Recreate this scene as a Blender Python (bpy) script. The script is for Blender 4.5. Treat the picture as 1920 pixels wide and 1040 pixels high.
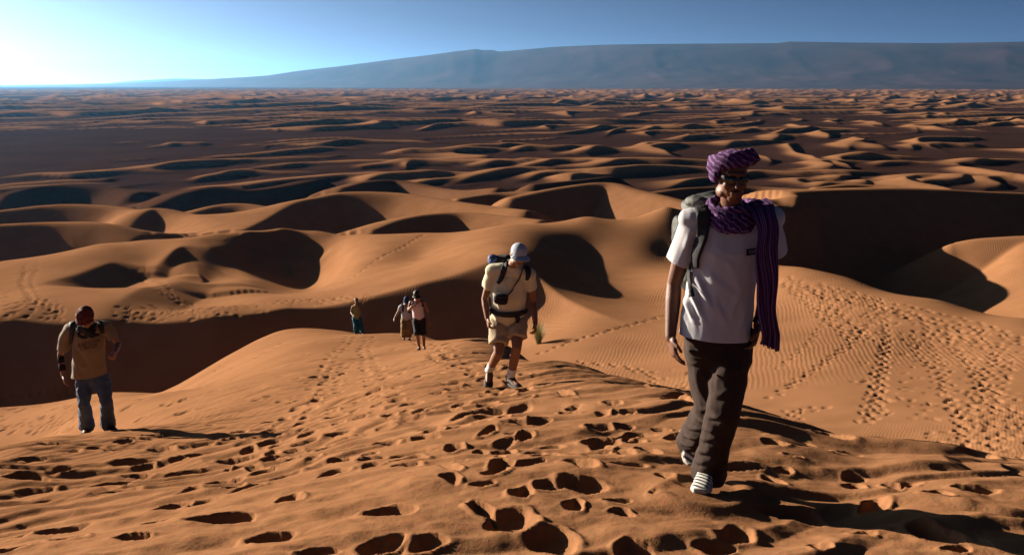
import bpy, bmesh, math, random
import numpy as np
from mathutils import Vector, Matrix
R = math.radians
for o in list(bpy.data.objects):
    bpy.data.objects.remove(o, do_unlink=True)
scene = bpy.context.scene
COL = scene.collection

# ------------------------------------------------------------------ camera, sky, sun, exposure
CAMZ = 50.0                      # the camera stands on a dune crest 50 m above the plain
FPX = 1700.0                     # focal length in pixels of a 1920 pixel wide frame
PITCH = R(12.0)
cam_d = bpy.data.cameras.new('camera'); cam = bpy.data.objects.new('camera', cam_d); COL.objects.link(cam)
cam.location = (0, 0, CAMZ); cam.rotation_euler = (math.pi/2 - PITCH, 0, 0)
cam_d.sensor_width = 36.0; cam_d.lens = FPX/1920*36.0; cam_d.clip_start = 0.05; cam_d.clip_end = 200000
scene.camera = cam

SUN_AZ = R(58.0)                 # left of the viewing direction
SUN_EL = R(14.5)
sun_dir = Vector((-math.sin(SUN_AZ)*math.cos(SUN_EL), math.cos(SUN_AZ)*math.cos(SUN_EL), math.sin(SUN_EL)))
world = bpy.data.worlds.new('World'); scene.world = world; world.use_nodes = True
wn = world.node_tree.nodes; wl = world.node_tree.links
bg = wn['Background']; sky = wn.new('ShaderNodeTexSky'); sky.sky_type = 'NISHITA'
sky.sun_disc = False; sky.sun_elevation = SUN_EL; sky.sun_rotation = -SUN_AZ
sky.altitude = 2500; sky.air_density = 0.06; sky.dust_density = 3.2; sky.ozone_density = 3
wl.new(sky.outputs[0], bg.inputs[0]); bg.inputs[1].default_value = 0.05
sl = bpy.data.lights.new('sun', 'SUN'); sl.energy = 5.0; sl.angle = R(0.5); sl.color = (1.0, 0.86, 0.68)
sun = bpy.data.objects.new('sun', sl); COL.objects.link(sun)
sun.rotation_euler = sun_dir.to_track_quat('Z', 'Y').to_euler(); sun.location = (0, 0, CAMZ+200)
vs = scene.view_settings
vs.view_transform = 'Standard'; vs.look = 'None'; vs.gamma = 1.0; vs.use_curve_mapping = False
vs.exposure = 1.87
scene.cycles.max_bounces = 6; scene.cycles.diffuse_bounces = 1; scene.cycles.volume_bounces = 0
scene.cycles.use_denoising = True

# ------------------------------------------------------------------ helpers
CP, SP = math.cos(PITCH), math.sin(PITCH)
def at(u, v, Y):
    """world point on the vertical plane y = Y seen at photo pixel (u, v)"""
    du, dv = u-960.0, v-520.0
    fy = FPX*CP - dv*SP; fz = -(FPX*SP + dv*CP)
    k = Y/fy
    return Vector((du*k, Y, CAMZ + fz*k))
def tag(o, label=None, cat=None, group=None, kind=None):
    if label: o['label'] = label
    if cat: o['category'] = cat
    if group: o['group'] = group
    if kind: o['kind'] = kind
    return o
def link(o, parent=None):
    COL.objects.link(o)
    if parent is not None: o.parent = parent
    return o
def mesh_obj(name, verts, faces, mat, parent=None, smooth=True):
    me = bpy.data.meshes.new(name); me.from_pydata([tuple(v) for v in verts], [], faces); me.update()
    if smooth: me.polygons.foreach_set('use_smooth', [True]*len(me.polygons))
    if mat: me.materials.append(mat)
    return link(bpy.data.objects.new(name, me), parent)

# ---- numpy noise
def _h(ix, iy, s):
    n = (ix.astype(np.int64)*374761393 + iy.astype(np.int64)*668265263 + s*974634777) & 0xffffffff
    n = ((n ^ (n >> 13))*1274126177) & 0xffffffff
    return ((n ^ (n >> 16)) & 0xffff)/65535.0
def vnoise(x, y, s=0):
    x0 = np.floor(x); y0 = np.floor(y); fx = x-x0; fy = y-y0
    fx = fx*fx*fx*(fx*(fx*6-15)+10); fy = fy*fy*fy*(fy*(fy*6-15)+10)
    a = _h(x0, y0, s); b = _h(x0+1, y0, s); c = _h(x0, y0+1, s); d = _h(x0+1, y0+1, s)
    return (a+(b-a)*fx)*(1-fy) + (c+(d-c)*fx)*fy - 0.5          # about -0.5 .. 0.5
def sstep(a, b, x):
    t = np.clip((x-a)/(b-a), 0, 1); return t*t*(3-2*t)

# ---- node helpers
def new_mat(name):
    m = bpy.data.materials.new(name); m.use_nodes = True
    nt = m.node_tree; b = nt.nodes['Principled BSDF']
    return m, nt, b
def N(nt, t, **kw):
    n = nt.nodes.new(t)
    for k, v in kw.items():
        if k.startswith('i_'): n.inputs[k[2:].replace('_', ' ')].default_value = v
        else: setattr(n, k, v)
    return n
def plain_mat(name, col, rough=0.8, var=0.12, scale=30, bump=0.0, bscale=200, metallic=0.0, spec=0.3):
    m, nt, b = new_mat(name)
    tc = N(nt, 'ShaderNodeTexCoord'); nz = N(nt, 'ShaderNodeTexNoise'); nz.inputs['Scale'].default_value = scale; nz.inputs['Detail'].default_value = 4
    nt.links.new(tc.outputs['Object'], nz.inputs['Vector'])
    mr = N(nt, 'ShaderNodeMapRange'); mr.inputs[1].default_value = 0.3; mr.inputs[2].default_value = 0.7
    mr.inputs[3].default_value = 1-var; mr.inputs[4].default_value = 1+var
    nt.links.new(nz.outputs[0], mr.inputs[0])
    mx = N(nt, 'ShaderNodeVectorMath', operation='SCALE'); mx.inputs[0].default_value = col[:3]
    nt.links.new(mr.outputs[0], mx.inputs['Scale']); nt.links.new(mx.outputs[0], b.inputs['Base Color'])
    b.inputs['Roughness'].default_value = rough; b.inputs['Metallic'].default_value = metallic
    b.inputs['Specular IOR Level'].default_value = spec
    if bump:
        n2 = N(nt, 'ShaderNodeTexNoise'); n2.inputs['Scale'].default_value = bscale; n2.inputs['Detail'].default_value = 3
        nt.links.new(tc.outputs['Object'], n2.inputs['Vector'])
        bp = N(nt, 'ShaderNodeBump'); bp.inputs['Strength'].default_value = bump; bp.inputs['Distance'].default_value = 0.01
        nt.links.new(n2.outputs[0], bp.inputs['Height']); nt.links.new(bp.outputs[0], b.inputs['Normal'])
    return m
# ------------------------------------------------------------------ terrain
# Profiles of the ground along lines of sight: distance and either the height below the camera (z<0)
# or the photo row at which that spot shows.  A thin plate surface through them gives the large forms.
PROF = {
    0:    [(1.5,'z',-1.62),(3.4,'z',-1.98),(6,'z',-2.95),(8.8,'r',838),(12,'z',-5.6),(20,'z',-9.8),(32,'z',-15),(44,'z',-18.8),(55,'r',785),(63,'r',748),(69.5,'r',726),(78,'r',607),(95,'r',542),(116,'r',490),(130,'z',-26),(160,'z',-31)],
    185:  [(1.5,'z',-1.62),(3.4,'z',-1.95),(6,'z',-2.85),(8.4,'r',850),(10.6,'r',815),(14,'z',-5.8),(22,'r',782),(33,'z',-13.2),(44,'r',760),(56,'r',740),(69,'r',712),(77,'r',604),(95,'r',537),(120,'r',457),(134,'z',-26),(160,'z',-31)],
    400: [(1.5,'z',-1.61),(3.4,'z',-1.92),(6,'z',-2.75),(11,'r',800),(17,'r',755),(25,'r',722),(33,'r',700),(40,'r',683),(46,'r',722),(57,'r',742),(68,'r',710),(77,'r',602),(90,'r',548),(98,'r',529),(104,'r',519),(109,'r',494),(114,'r',466),(120,'r',453),(125,'r',437),(138,'z',-27),(160,'z',-31)],
    530: [(1.5,'z',-1.61),(3.4,'z',-1.9),(6,'z',-2.65),(11,'r',788),(18,'r',715),(28,'r',660),(36,'r',634),(42,'r',622),(47,'r',668),(57,'r',720),(70,'r',690),(79,'r',583),(92,'r',553),(104,'r',538),(112,'r',531),(120,'r',497),(129,'r',428),(142,'z',-27),(165,'z',-31)],
    670: [(1.5,'z',-1.6),(3.4,'z',-1.87),(6,'z',-2.55),(10,'r',760),(18,'r',698),(28,'r',648),(38,'r',627),(41,'r',627),(46,'r',675),(56,'r',712),(68,'r',672),(80,'r',564),(102,'r',500),(128,'r',440),(142,'z',-27),(165,'z',-31)],
    790: [(1.5,'z',-1.6),(3.4,'z',-1.85),(6,'z',-2.47),(10,'r',738),(16,'r',685),(23,'r',656),(31,'r',636),(37,'r',633),(43,'r',685),(56,'r',708),(69,'r',650),(81,'r',532),(103,'r',482),(122,'r',437),(138,'z',-25),(165,'z',-31)],
    955: [(1.5,'z',-1.6),(3.3,'z',-1.83),(6,'z',-2.42),(9.8,'r',722),(15,'r',685),(20,'r',660),(24,'r',652),(29,'r',692),(40,'r',735),(52,'r',730),(63,'r',680),(74,'r',590),(84,'r',484),(96,'r',456),(118,'r',421),(135,'z',-24),(165,'z',-31)],
    1100: [(1.5,'z',-1.6),(3.3,'z',-1.83),(6,'z',-2.4),(9.8,'z',-3.25),(13,'r',697),(18,'z',-6.9),(28,'z',-11.8),(40,'z',-15.6),(50,'z',-17.3),(60,'z',-18.3),(70,'z',-18.4),(80,'z',-18.2),(89,'z',-18.6),(97,'z',-19.2),(103,'z',-19.2),(110,'r',434),(117,'r',405),(132,'z',-24),(165,'z',-32)],
    1250: [(1.5,'z',-1.6),(3.3,'z',-1.83),(6,'z',-2.4),(8.5,'z',-2.95),(10.5,'r',745),(15,'z',-6.4),(25,'z',-11),(40,'z',-15.2),(50,'z',-16.7),(60,'z',-17.6),(70,'z',-18.3),(80,'z',-18.5),(90,'z',-19.0),(98,'z',-19.6),(104,'z',-19.6),(111,'r',424),(117,'r',387),(132,'z',-24),(165,'z',-32)],
    1400: [(1.5,'z',-1.6),(3.2,'z',-1.85),(4.4,'z',-2.1),(6,'z',-2.4),(9.5,'r',778),(14,'z',-6),(24,'z',-10.9),(34,'z',-13.9),(43,'z',-15.2),(52,'z',-16),(62,'z',-16.6),(74,'z',-17.0),(84,'r',490),(93,'z',-20),(104,'z',-22),(112,'z',-21.5),(118,'r',402),(132,'r',374),(150,'z',-25),(175,'z',-32)],
    1500: [(1.5,'z',-1.6),(3.2,'z',-1.85),(4.4,'z',-2.12),(6,'z',-2.45),(8.8,'r',800),(13,'z',-5.7),(23,'z',-10.6),(32,'z',-13.4),(42,'z',-14.8),(52,'z',-15.6),(62,'z',-16.1),(79,'r',502),(89,'z',-21),(104,'z',-25),(122,'z',-25),(128,'r',404),(139,'r',362),(152,'z',-24),(178,'z',-33)],
    1600: [(1.5,'z',-1.6),(3.2,'z',-1.86),(4.5,'z',-2.17),(6,'z',-2.55),(8,'r',824),(12,'z',-5.4),(22,'z',-10.3),(30,'z',-12.9),(38,'z',-14.1),(47,'z',-14.9),(57,'z',-15.5),(73,'r',522),(84,'z',-20.5),(102,'z',-26.5),(128,'z',-28),(137,'z',-26),(147,'r',357),(160,'z',-24),(185,'z',-34)],
    1760: [(1.5,'z',-1.62),(3.2,'z',-1.89),(4.5,'z',-2.15),(6,'z',-2.56),(8,'z',-3.3),(10,'z',-4.5),(18,'z',-8.8),(26,'z',-11.8),(33,'z',-13.2),(43,'z',-14.3),(52,'z',-14.9),(63,'r',562),(74,'z',-19.5),(90,'z',-25.5),(112,'z',-27),(124,'z',-27),(133,'z',-27.5),(142,'z',-26),(152,'r',356),(165,'z',-25),(190,'z',-34)],
    1920: [(1.5,'z',-1.64),(3.2,'z',-1.9),(4.5,'z',-2.16),(6.5,'z',-2.8),(8,'z',-3.45),(10,'z',-4.4),(18,'z',-8.6),(25,'z',-11.1),(33,'z',-12.8),(43,'z',-13.9),(55,'r',598),(63,'z',-17),(74,'z',-19.5),(88,'z',-23.6),(104,'z',-23.4),(119,'r',452),(129,'z',-22.6),(142,'z',-22.5),(156,'r',363),(170,'z',-25),(195,'z',-34)],
}
def tan_at(u, v):
    p = at(u, v, 1.0); return (CAMZ-p.z)/math.hypot(p.x, p.y)
def az_of(u, v=520): 
    p = at(u, v, 1.0); return math.atan2(p.x, p.y)
pts = []
ORDER = sorted(PROF)
for u in ORDER:
    for (Y, k, val) in PROF[u]:
        v0 = val if k == 'r' else 620
        if k == 'r':
            p = at(u, val, Y); x, z = p.x, p.z-CAMZ
        else:
            x = math.tan(az_of(u))*Y; z = val
        pts.append((math.atan2(x, Y), math.log(math.hypot(x, Y)), -z/math.hypot(x, Y)))
# carry the forms on beyond both edges of the view
for u, sgn, dz in ((0, -1, 0.0), (1920, 1, 0.0)):
    for th in (R(48), R(75), R(110)):
        for (Y, k, val) in PROF[u]:
            if k == 'r': z = at(u, val, Y).z-CAMZ
            else: z = val
            r = math.hypot(math.tan(az_of(u))*Y, Y)
            if sgn < 0: z = z*0.85 + 0.15*(-1.6-0.19*min(r, 120))     # the crest runs on to the left, a little lower
            pts.append((sgn*th, math.log(r), -z/r))
for (u, v, Y) in [(280,535,95),(280,490,110),(280,449,122),(340,524,99),(340,497,106),(340,465,113),(340,447,121),(460,526,100),(460,512,108),(460,482,118),(460,432,128),
                  (600,540,106),(600,522,115),(600,485,122),(600,435,129),(645,500,108),(645,470,118),(645,441,128),(660,512,100),
                  (1430,397,121),(1430,385,127),(1430,373,134),(1470,401,125),(1470,385,131),(1470,367,138)]:
    p = at(u, v, Y); r = math.hypot(p.x, p.y); pts.append((math.atan2(p.x, p.y), math.log(r), (CAMZ-p.z)/r))
pts = np.array(pts)
TS = 2.2                                         # angle weighs more than distance
def tps(d2): return np.where(d2 > 1e-12, 0.5*d2*np.log(np.maximum(d2, 1e-12)), 0.0)
cx = pts[:, 0]*TS; cy = pts[:, 1]
K = tps((cx[:, None]-cx)**2 + (cy[:, None]-cy)**2) + np.eye(len(cx))*1e-4
Pm = np.stack([np.ones_like(cx), cx, cy], 1)
A = np.block([[K, Pm], [Pm.T, np.zeros((3, 3))]])
W = np.linalg.solve(A, np.concatenate([pts[:, 2], np.zeros(3)]))
def rbf(theta, lr):
    out = np.empty(theta.shape).ravel(); tx = (theta*TS).ravel(); ty = lr.ravel()
    for i in range(0, tx.size, 20000):
        a = tx[i:i+20000]; b = ty[i:i+20000]
        d2 = (a[:, None]-cx)**2 + (b[:, None]-cy)**2
        out[i:i+20000] = tps(d2)@W[:-3] + W[-3] + W[-2]*a + W[-1]*b
    return out.reshape(theta.shape)

# the sheet: rings round the crest, finer towards the middle of the view
TH_D = R(37.0); NCOL = 740
th = np.concatenate([np.linspace(-R(110), -R(75), 12)[:-1], np.linspace(-R(75), -TH_D, 40)[:-1],
                     np.linspace(-TH_D, TH_D, NCOL), np.linspace(TH_D, R(110), 40)[1:]])
rr = np.concatenate([np.geomspace(0.35, 1.6, 14)[:-1], np.geomspace(1.6, 45, 720)[:-1], np.geomspace(45, 140, 380)[:-1], np.geomspace(140, 450, 200)[:-1],
                     np.geomspace(450, 3000, 290)[:-1], np.geomspace(3000, 45000, 90)])
lo = np.log(rr)
# evaluate the smooth forms on a coarser grid and interpolate
thc = np.linspace(th[0], th[-1], 420); lrc = np.linspace(math.log(0.35), math.log(200), 330)
TC, LC = np.meshgrid(thc, lrc)
TC_T = rbf(TC, LC)
ZC = -TC_T*np.exp(LC)
def bicubic_axis(xq, xs):
    h = xs[1]-xs[0]; t = (xq-xs[0])/h; i = np.clip(np.floor(t).astype(int), 1, len(xs)-3); f = t-i
    return i, f
def cw(f):
    return (-0.5*f+f*f-0.5*f**3, 1-2.5*f*f+1.5*f**3, 0.5*f+2*f*f-1.5*f**3, -0.5*f*f+0.5*f**3)
def sample_forms(theta, lr):
    """smooth forms at any point (bicubic)"""
    sh = theta.shape; q = np.clip(theta, thc[0], thc[-1]).ravel(); l = np.clip(lr, lrc[0], lrc[-1]).ravel()
    i, fi = bicubic_axis(q, thc); j, fj = bicubic_axis(l, lrc); wi = cw(fi); wj = cw(fj)
    out = np.zeros_like(q)
    for a in range(4):
        for b in range(4):
            out += wj[a]*wi[b]*TC_T[j+a-1, i+b-1]
    return (-out*np.exp(l)).reshape(sh)
TH, LR = np.meshgrid(th, lo); RRm = np.exp(LR)
X = np.sin(TH)*RRm; Yg = np.cos(TH)*RRm
nrow, ncol = X.shape
inner = rr < 200
Z = np.zeros_like(X)
Zf = np.zeros_like(X); Zf[inner] = sample_forms(TH[inner], LR[inner])
# floor beyond the second crest falls to the plain
plain = -32 - 18*(1-np.exp(-np.maximum(RRm-150, 0)/62.0))
plain = plain + vnoise(X/160, Yg/160, 3)*4*sstep(500, 200, RRm) + vnoise(X/900, Yg/900, 4)*5*sstep(500, 1500, RRm)
b = sstep(140, 185, RRm)
Z = Zf*(1-b) + plain*b
SANDY = 1 - sstep(210, 420, RRm)                     # gravel plain beyond the dunes; dunes add sand again

# ---- crest lines: rounded windward side, straight slip face on the lee side (to the right of the line's direction)
def catmull(P, n=8):
    P = [Vector(p) for p in P]; P = [P[0]*2-P[1]] + P + [P[-1]*2-P[-2]]; out = []
    for i in range(1, len(P)-2):
        for k in range(n):
            t = k/n
            out.append(0.5*((2*P[i]) + (P[i+1]-P[i-1])*t + (2*P[i-1]-5*P[i]+4*P[i+1]-P[i+2])*t*t + (3*P[i]-P[i-1]-3*P[i+1]+P[i+2])*t**3))
    out.append(P[-2]); return np.array(out)
def window(x0, x1, y0, y1):
    """rows and columns of the sheet that can hold the box"""
    cs = [(x0, y0), (x0, y1), (x1, y0), (x1, y1)]
    a = [math.atan2(x, y) for x, y in cs]
    r1 = max(math.hypot(x, y) for x, y in cs); r0 = math.hypot(min(max(0, x0), x1), min(max(0, y0), y1))
    i0, i1 = np.searchsorted(rr, [r0, r1]); j0, j1 = np.searchsorted(th, [min(a), max(a)])
    return slice(max(i0-1, 0), min(i1+1, nrow)), slice(max(j0-1, 0), min(j1+1, ncol))
def ridge(P, Lw, lee=0.62, sand=True, wob=0.0, seed=0):
    C = catmull(P)
    m = Lw*1.05
    si, sj = window(C[:, 0].min()-m, C[:, 0].max()+m, C[:, 1].min()-m, C[:, 1].max()+m)
    x = X[si, sj]; y = Yg[si, sj]
    if wob: x = x + vnoise(x/9, y/9, seed)*wob; y = y + vnoise(x/9, y/9, seed+1)*wob
    best = np.full(x.shape, 1e9); zc = np.zeros(x.shape); side = np.zeros(x.shape); endm = np.zeros(x.shape, bool)
    for k in range(len(C)-1):
        ax, ay, az = C[k]; bx, by, bz = C[k+1]; ex, ey = bx-ax, by-ay; L2 = ex*ex+ey*ey
        t = np.clip(((x-ax)*ex+(y-ay)*ey)/L2, 0, 1)
        dx = x-ax-t*ex; dy = y-ay-t*ey; d = dx*dx+dy*dy
        w = d < best
        best = np.where(w, d, best); zc = np.where(w, az+(bz-az)*t, zc)
        side = np.where(w, np.sign(ex*dy-ey*dx), side)               # + left of the direction
        endm = np.where(w, ((t <= 0) & (k == 0)) | ((t >= 1) & (k == len(C)-2)), endm)
    d = np.sqrt(best); base = Z[si, sj]
    hz = zc-base
    up = base + hz*0.5*(1+np.cos(np.pi*np.clip(d/Lw, 0, 1)))
    c_ = 0.0045*np.hypot(x, y); dn = zc - lee*(np.sqrt(d*d+c_*c_)-c_)
    z = np.where((side > 0) & ~endm, np.where(d < Lw, up, -1e9), dn)
    z = np.where(hz > 0, z, base)
    Z[si, sj] = np.maximum(base, z)
    if sand: SANDY[si, sj] = np.maximum(SANDY[si, sj], sstep(0.1, 1.2, z-base))
def pr(*pp): 
    out = []
    for (u, v, Y) in pp:
        p = at(u, v, Y); out.append((p.x, p.y, p.z-CAMZ))
    return out
# crests seen between the second ridge and the plain (line runs so that its right hand side is the slip face)
def ridges_mid():
    ridge(pr((-150,430,172),(0,421,176),(100,417,178),(185,420,176),(250,446,170)), 30)
    ridge(pr((-60,402,232),(0,394,236),(110,383,240),(215,388,236),(262,404,226)), 30)
    ridge(pr((235,440,196),(262,404,206),(292,391,212),(340,408,206),(395,424,196),(430,436,190)), 30)
    ridge(pr((335,412,240),(375,393,246),(425,382,250),(475,385,248),(515,402,238)), 30)
    ridge(pr((455,430,176),(500,408,192),(552,380,206),(600,369,212),(655,360,216),(740,362,214),(800,371,208),(880,383,198),(985,396,186)), 35)
    ridge(pr((700,430,150),(745,413,160),(800,402,166),(870,398,168),(950,407,162),(1010,414,156)), 26)
    ridge(pr((285,387,318),(345,362,338),(405,350,350),(470,356,352),(545,347,372),(600,335,400)), 45)
    ridge(pr((20,362,330),(62,351,344),(120,347,352),(200,351,350),(250,362,335)), 35)
    ridge(pr((640,352,300),(690,340,330),(740,338,345),(800,350,330),(860,357,310),(930,352,300)), 40)
    ridge(pr((960,371,250),(1050,352,262),(1135,342,268),(1185,355,258),(1240,368,246),(1290,382,236)), 35)
    ridge(pr((860,372,262),(930,362,272),(1000,360,270),(1040,372,258)), 26)
    ridge(pr((1000,345,345),(1080,338,365),(1150,330,390)), 30)
    ridge(pr((1220,362,300),(1300,352,320),(1420,350,330),(1520,356,310)), 35)
    ridge(pr((1530,352,210),(1600,345,216),(1660,349,214),(1740,358,204),(1860,368,196)), 30)
Zb = Z.copy()
ridges_mid()
0 and ridge(pr((-260,606,80),(-100,604,80),(0,602,79),(185,599,78),(400,597,78),(530,578,80),(670,560,83),(790,528,87),(880,500,90),(955,478,93),(1010,462,95)), 26, lee=0.70)
ridge(pr((1484,360,139),(1540,357,143),(1600,355,147),(1680,353,150),(1760,355,152),(1840,359,154),(1920,362,156),(2060,368,160)), 40, lee=0.68)
ridge(pr((1790,456,122),(1840,448,121),(1920,446,119),(2000,450,117)), 12, lee=0.68)

# ---- free dunes on the plain
rng = random.Random(11)
LEE = (0.62, -0.785)                                  # downwind, towards the lower right
def barchan(cx_, cy_, h, w, horn, seed, Lk=6.5, lee=0.62, ang=0.0):
    ca, sa = math.cos(ang), math.sin(ang)
    lx, ly = LEE[0]*ca-LEE[1]*sa, LEE[0]*sa+LEE[1]*ca
    Lw = Lk*h; m = max(w, Lw)+horn*w+h*2
    si, sj = window(cx_-m, cx_+m, cy_-m, cy_+m)
    x = X[si, sj]-cx_; y = Yg[si, sj]-cy_
    if x.size == 0: return
    a = x*lx+y*ly; t = (-x*ly+y*lx)/w
    t = t + 0.25*vnoise(a/(w*0.8)+seed, t+seed*1.7, seed)
    env = np.clip(1-t*t, 0, 1)
    hc = h*env**0.9*(1+0.5*vnoise(t*2.5+seed, a*0+seed, seed+5))
    a0 = horn*w*t*t + 0.35*w*vnoise(t*2.2+seed*3, a*0+seed, seed+9)
    s = a-a0
    up = hc*0.5*(1+np.cos(np.pi*np.clip(-s/Lw, 0, 1))); c_ = 0.004*math.hypot(cx_, cy_); dn = hc-lee*(np.sqrt(s*s+c_*c_)-c_)
    z = np.where(s < 0, up, dn); z = np.maximum(z, 0)*(env > 0)
    base = PL[si, sj]
    Z[si, sj] = np.maximum(Z[si, sj], base+z)
    SANDY[si, sj] = np.maximum(SANDY[si, sj], sstep(0.9, 3.0, z))
PL = Z.copy()
def free_dunes():
    n = 0
    # dunes that can be told apart: photo column, photo row, height, half width, horn
    for (u, v, h, w, hn) in [(70,338,2.6,34,.15),(150,322,3.2,40,.2),(60,345,2.4,30,.3),(270,308,3.6,60,.1),(360,305,3.4,56,.1),(420,290,3,30,.2),(490,268,2.6,22,.2),(520,292,3,34,.3),
                             (480,320,3.4,30,.5),(560,332,3.6,42,.3),(620,300,3.4,60,.15),(560,280,3.2,50,.1),(660,265,4,46,.2),(330,268,3,24,.2),(240,263,2.6,18,.2),(250,293,2.2,16,.2),(350,295,2,14,.2),
                             (780,328,4.4,40,.5),(760,300,4.4,34,.6),(860,300,4.6,40,.5),(840,280,4.2,36,.5),(930,320,4.6,42,.4),(930,270,4.6,38,.5),(960,300,4.4,30,.6),(1050,300,4.6,40,.5),(1080,330,4.2,36,.5),
                             (1030,275,4.4,34,.5),(1150,318,4.2,46,.3),(1180,300,4.2,40,.4),(1130,280,4.4,34,.4),(1250,270,4.4,40,.4),(1300,255,4.6,40,.4),(1490,320,4.2,40,.5),(1560,305,4.2,44,.3),(1630,292,4.2,36,.4),
                             (1600,340,3.6,34,.4),(1720,330,3.6,34,.5),(1790,335,3.8,36,.4),(1700,300,3.4,30,.5),(1760,270,4.2,34,.4),(1850,300,4,36,.4),(1880,335,3.8,36,.4),(1390,265,4.4,36,.4),(1470,255,4.2,36,.4),(1545,330,3.6,30,.4)]:
        p = at(u, v, 1.0); k = 47.0/(CAMZ-p.z)
        barchan(p.x*k, p.y*k, h*rng.uniform(.8, 1.15), w*rng.uniform(1.2, 1.7), hn*.6, n, ang=rng.uniform(-.25, .25), Lk=rng.uniform(6, 10)); n += 1
free_dunes()
# ---- the dune sea behind: linked sinuous crests with gravel showing between them
def dune_sea():
    k0 = int(np.searchsorted(rr, 150))
    x, y, r = X[k0:], Yg[k0:], RRm[k0:]; t = TH[k0:]
    u = 960+FPX/CP*np.tan(np.clip(t, -1.2, 1.2))
    total = np.zeros_like(x)
    for (lam, lx, ly, sd, gain, wd) in ((40, .60, -.80, 171, 1.5, .9), (56, .92, -.39, 101, 1.0, .8), (74, .60, -.80, 131, 1.05, 1.1), (125, .76, -.65, 161, 1.15, 1.2)):
        a = (x*lx+y*ly)/lam; c = (-x*ly+y*lx)/lam
        a = a + wd*1.5*vnoise(x/(lam*2.6), y/(lam*2.6), sd) + .75*vnoise(x/(lam*.9), y/(lam*.9), sd+1)
        fr = a-np.floor(a); row = np.floor(a)
        m = 1.1*vnoise(c/2.0+row*7.3, row*3.1, sd+2) + .7*vnoise(x/(lam*5), y/(lam*5), sd+3)          # each crest swells and dies out along its length
        if lam < 42: band = sstep(185, 225, r)*sstep(620, 400, r)*sstep(1900, 1500, u)*(.35+.65*sstep(330, 240, r)); off = .24
        elif lam < 60: band = sstep(400, 500, r)*sstep(1700, 1000, r); off = .15
        elif lam < 100: band = sstep(750, 1150, r)*sstep(4200, 2600, r); off = .14
        else: band = sstep(1200, 2000, r)*sstep(12000, 7000, r); off = .20
        left = sstep(620, 380, u)*sstep(1250, 1050, r)*sstep(430, 520, r)                           # open gravel flat
        A = lam*.105*gain*np.clip((m+off)*1.9, 0, 1)**.8*band*(1-.96*left)
        wl_ = np.clip(A/(.60*lam), .02, .45)
        up = np.clip(fr/(1-wl_), 0, 1); p = np.where(fr < 1-wl_, up**2.6, (1-fr)/wl_)
        total = np.maximum(total, A*p)
    Z[k0:] = np.maximum(Z[k0:], Zb[k0:]+total)
    SANDY[k0:] = np.maximum(SANDY[k0:], sstep(1.0, 2.8, total))
dune_sea()
far = rr > 4200
f = (sstep(4200, 6000, RRm[far])*sstep(16000, 9000, RRm[far]))
Z[far] += f*14*np.abs(vnoise(X[far]/420, Yg[far]/260, 21))
SANDY[far] = np.maximum(SANDY[far], f*0.35)
# ---- hollows with a sharp rim on the windward plateau
def hollow(P, D, L, lee=0.6, pw=0.6):
    C = catmull(P); m = L
    si, sj = window(C[:, 0].min()-m, C[:, 0].max()+m, C[:, 1].min()-m, C[:, 1].max()+m)
    x = X[si, sj]; y = Yg[si, sj]
    best = np.full(x.shape, 1e9); side = np.zeros(x.shape); par = np.zeros(x.shape)
    nC = len(C)-1
    for k in range(nC):
        ax, ay, _ = C[k]; bx, by, _ = C[k+1]; ex, ey = bx-ax, by-ay; L2 = ex*ex+ey*ey
        tr = ((x-ax)*ex+(y-ay)*ey)/L2; t = np.clip(tr, 0, 1)
        dx = x-ax-t*ex; dy = y-ay-t*ey; d = dx*dx+dy*dy; w = d < best
        best = np.where(w, d, best); side = np.where(w, np.sign(ex*dy-ey*dx), side); par = np.where(w, (k+t)/nC, par)
    d = np.sqrt(best)
    taper = np.sin(np.pi*np.clip(par, 0.0, 1))**pw
    c_ = 0.0035*np.hypot(x, y); dig = np.minimum(lee*(np.sqrt(d*d+c_*c_)-c_), D)*sstep(L, L*0.3, d)*taper
    Z[si, sj] -= np.where(side < 0, dig, 0)
hollow(pr((-330,606,82),(-100,604,80),(0,604,79),(185,601,78),(400,598,78),(530,580,79.5),(670,562,80.5),(790,530,81.5),(860,509,82.3),(915,495,83.2),(968,481,84.6)), 5.0, 19, 0.75, 0.7)
hollow(pr((424,478,114),(428,462,119),(442,443,124),(475,431,127),(540,427,129),(600,432,128),(640,446,124)), 1.2, 14)
hollow(pr((276,512,101),(284,498,105),(305,478,110),(340,464,114),(390,467,113),(440,478,110),(500,500,103)), 1.0, 12)
hollow(pr((60,540,95),(120,518,100),(190,497,107),(215,490,109)), 1.5, 14, 0.3)
hollow(pr((205,590,80),(240,565,87),(280,540,95),(320,525,99)), 1.6, 16, 0.3)

# ---- even out the crests to the spacing of the sheet
i0, i1 = np.searchsorted(rr, [62, 3000])
for it in range(1):
    A_ = Z[i0:i1]
    A_[1:-1] = .25*A_[:-2]+.5*A_[1:-1]+.25*A_[2:]
    if it == 0: A_[:, 1:-1] = .25*A_[:, :-2]+.5*A_[:, 1:-1]+.25*A_[:, 2:]

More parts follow.
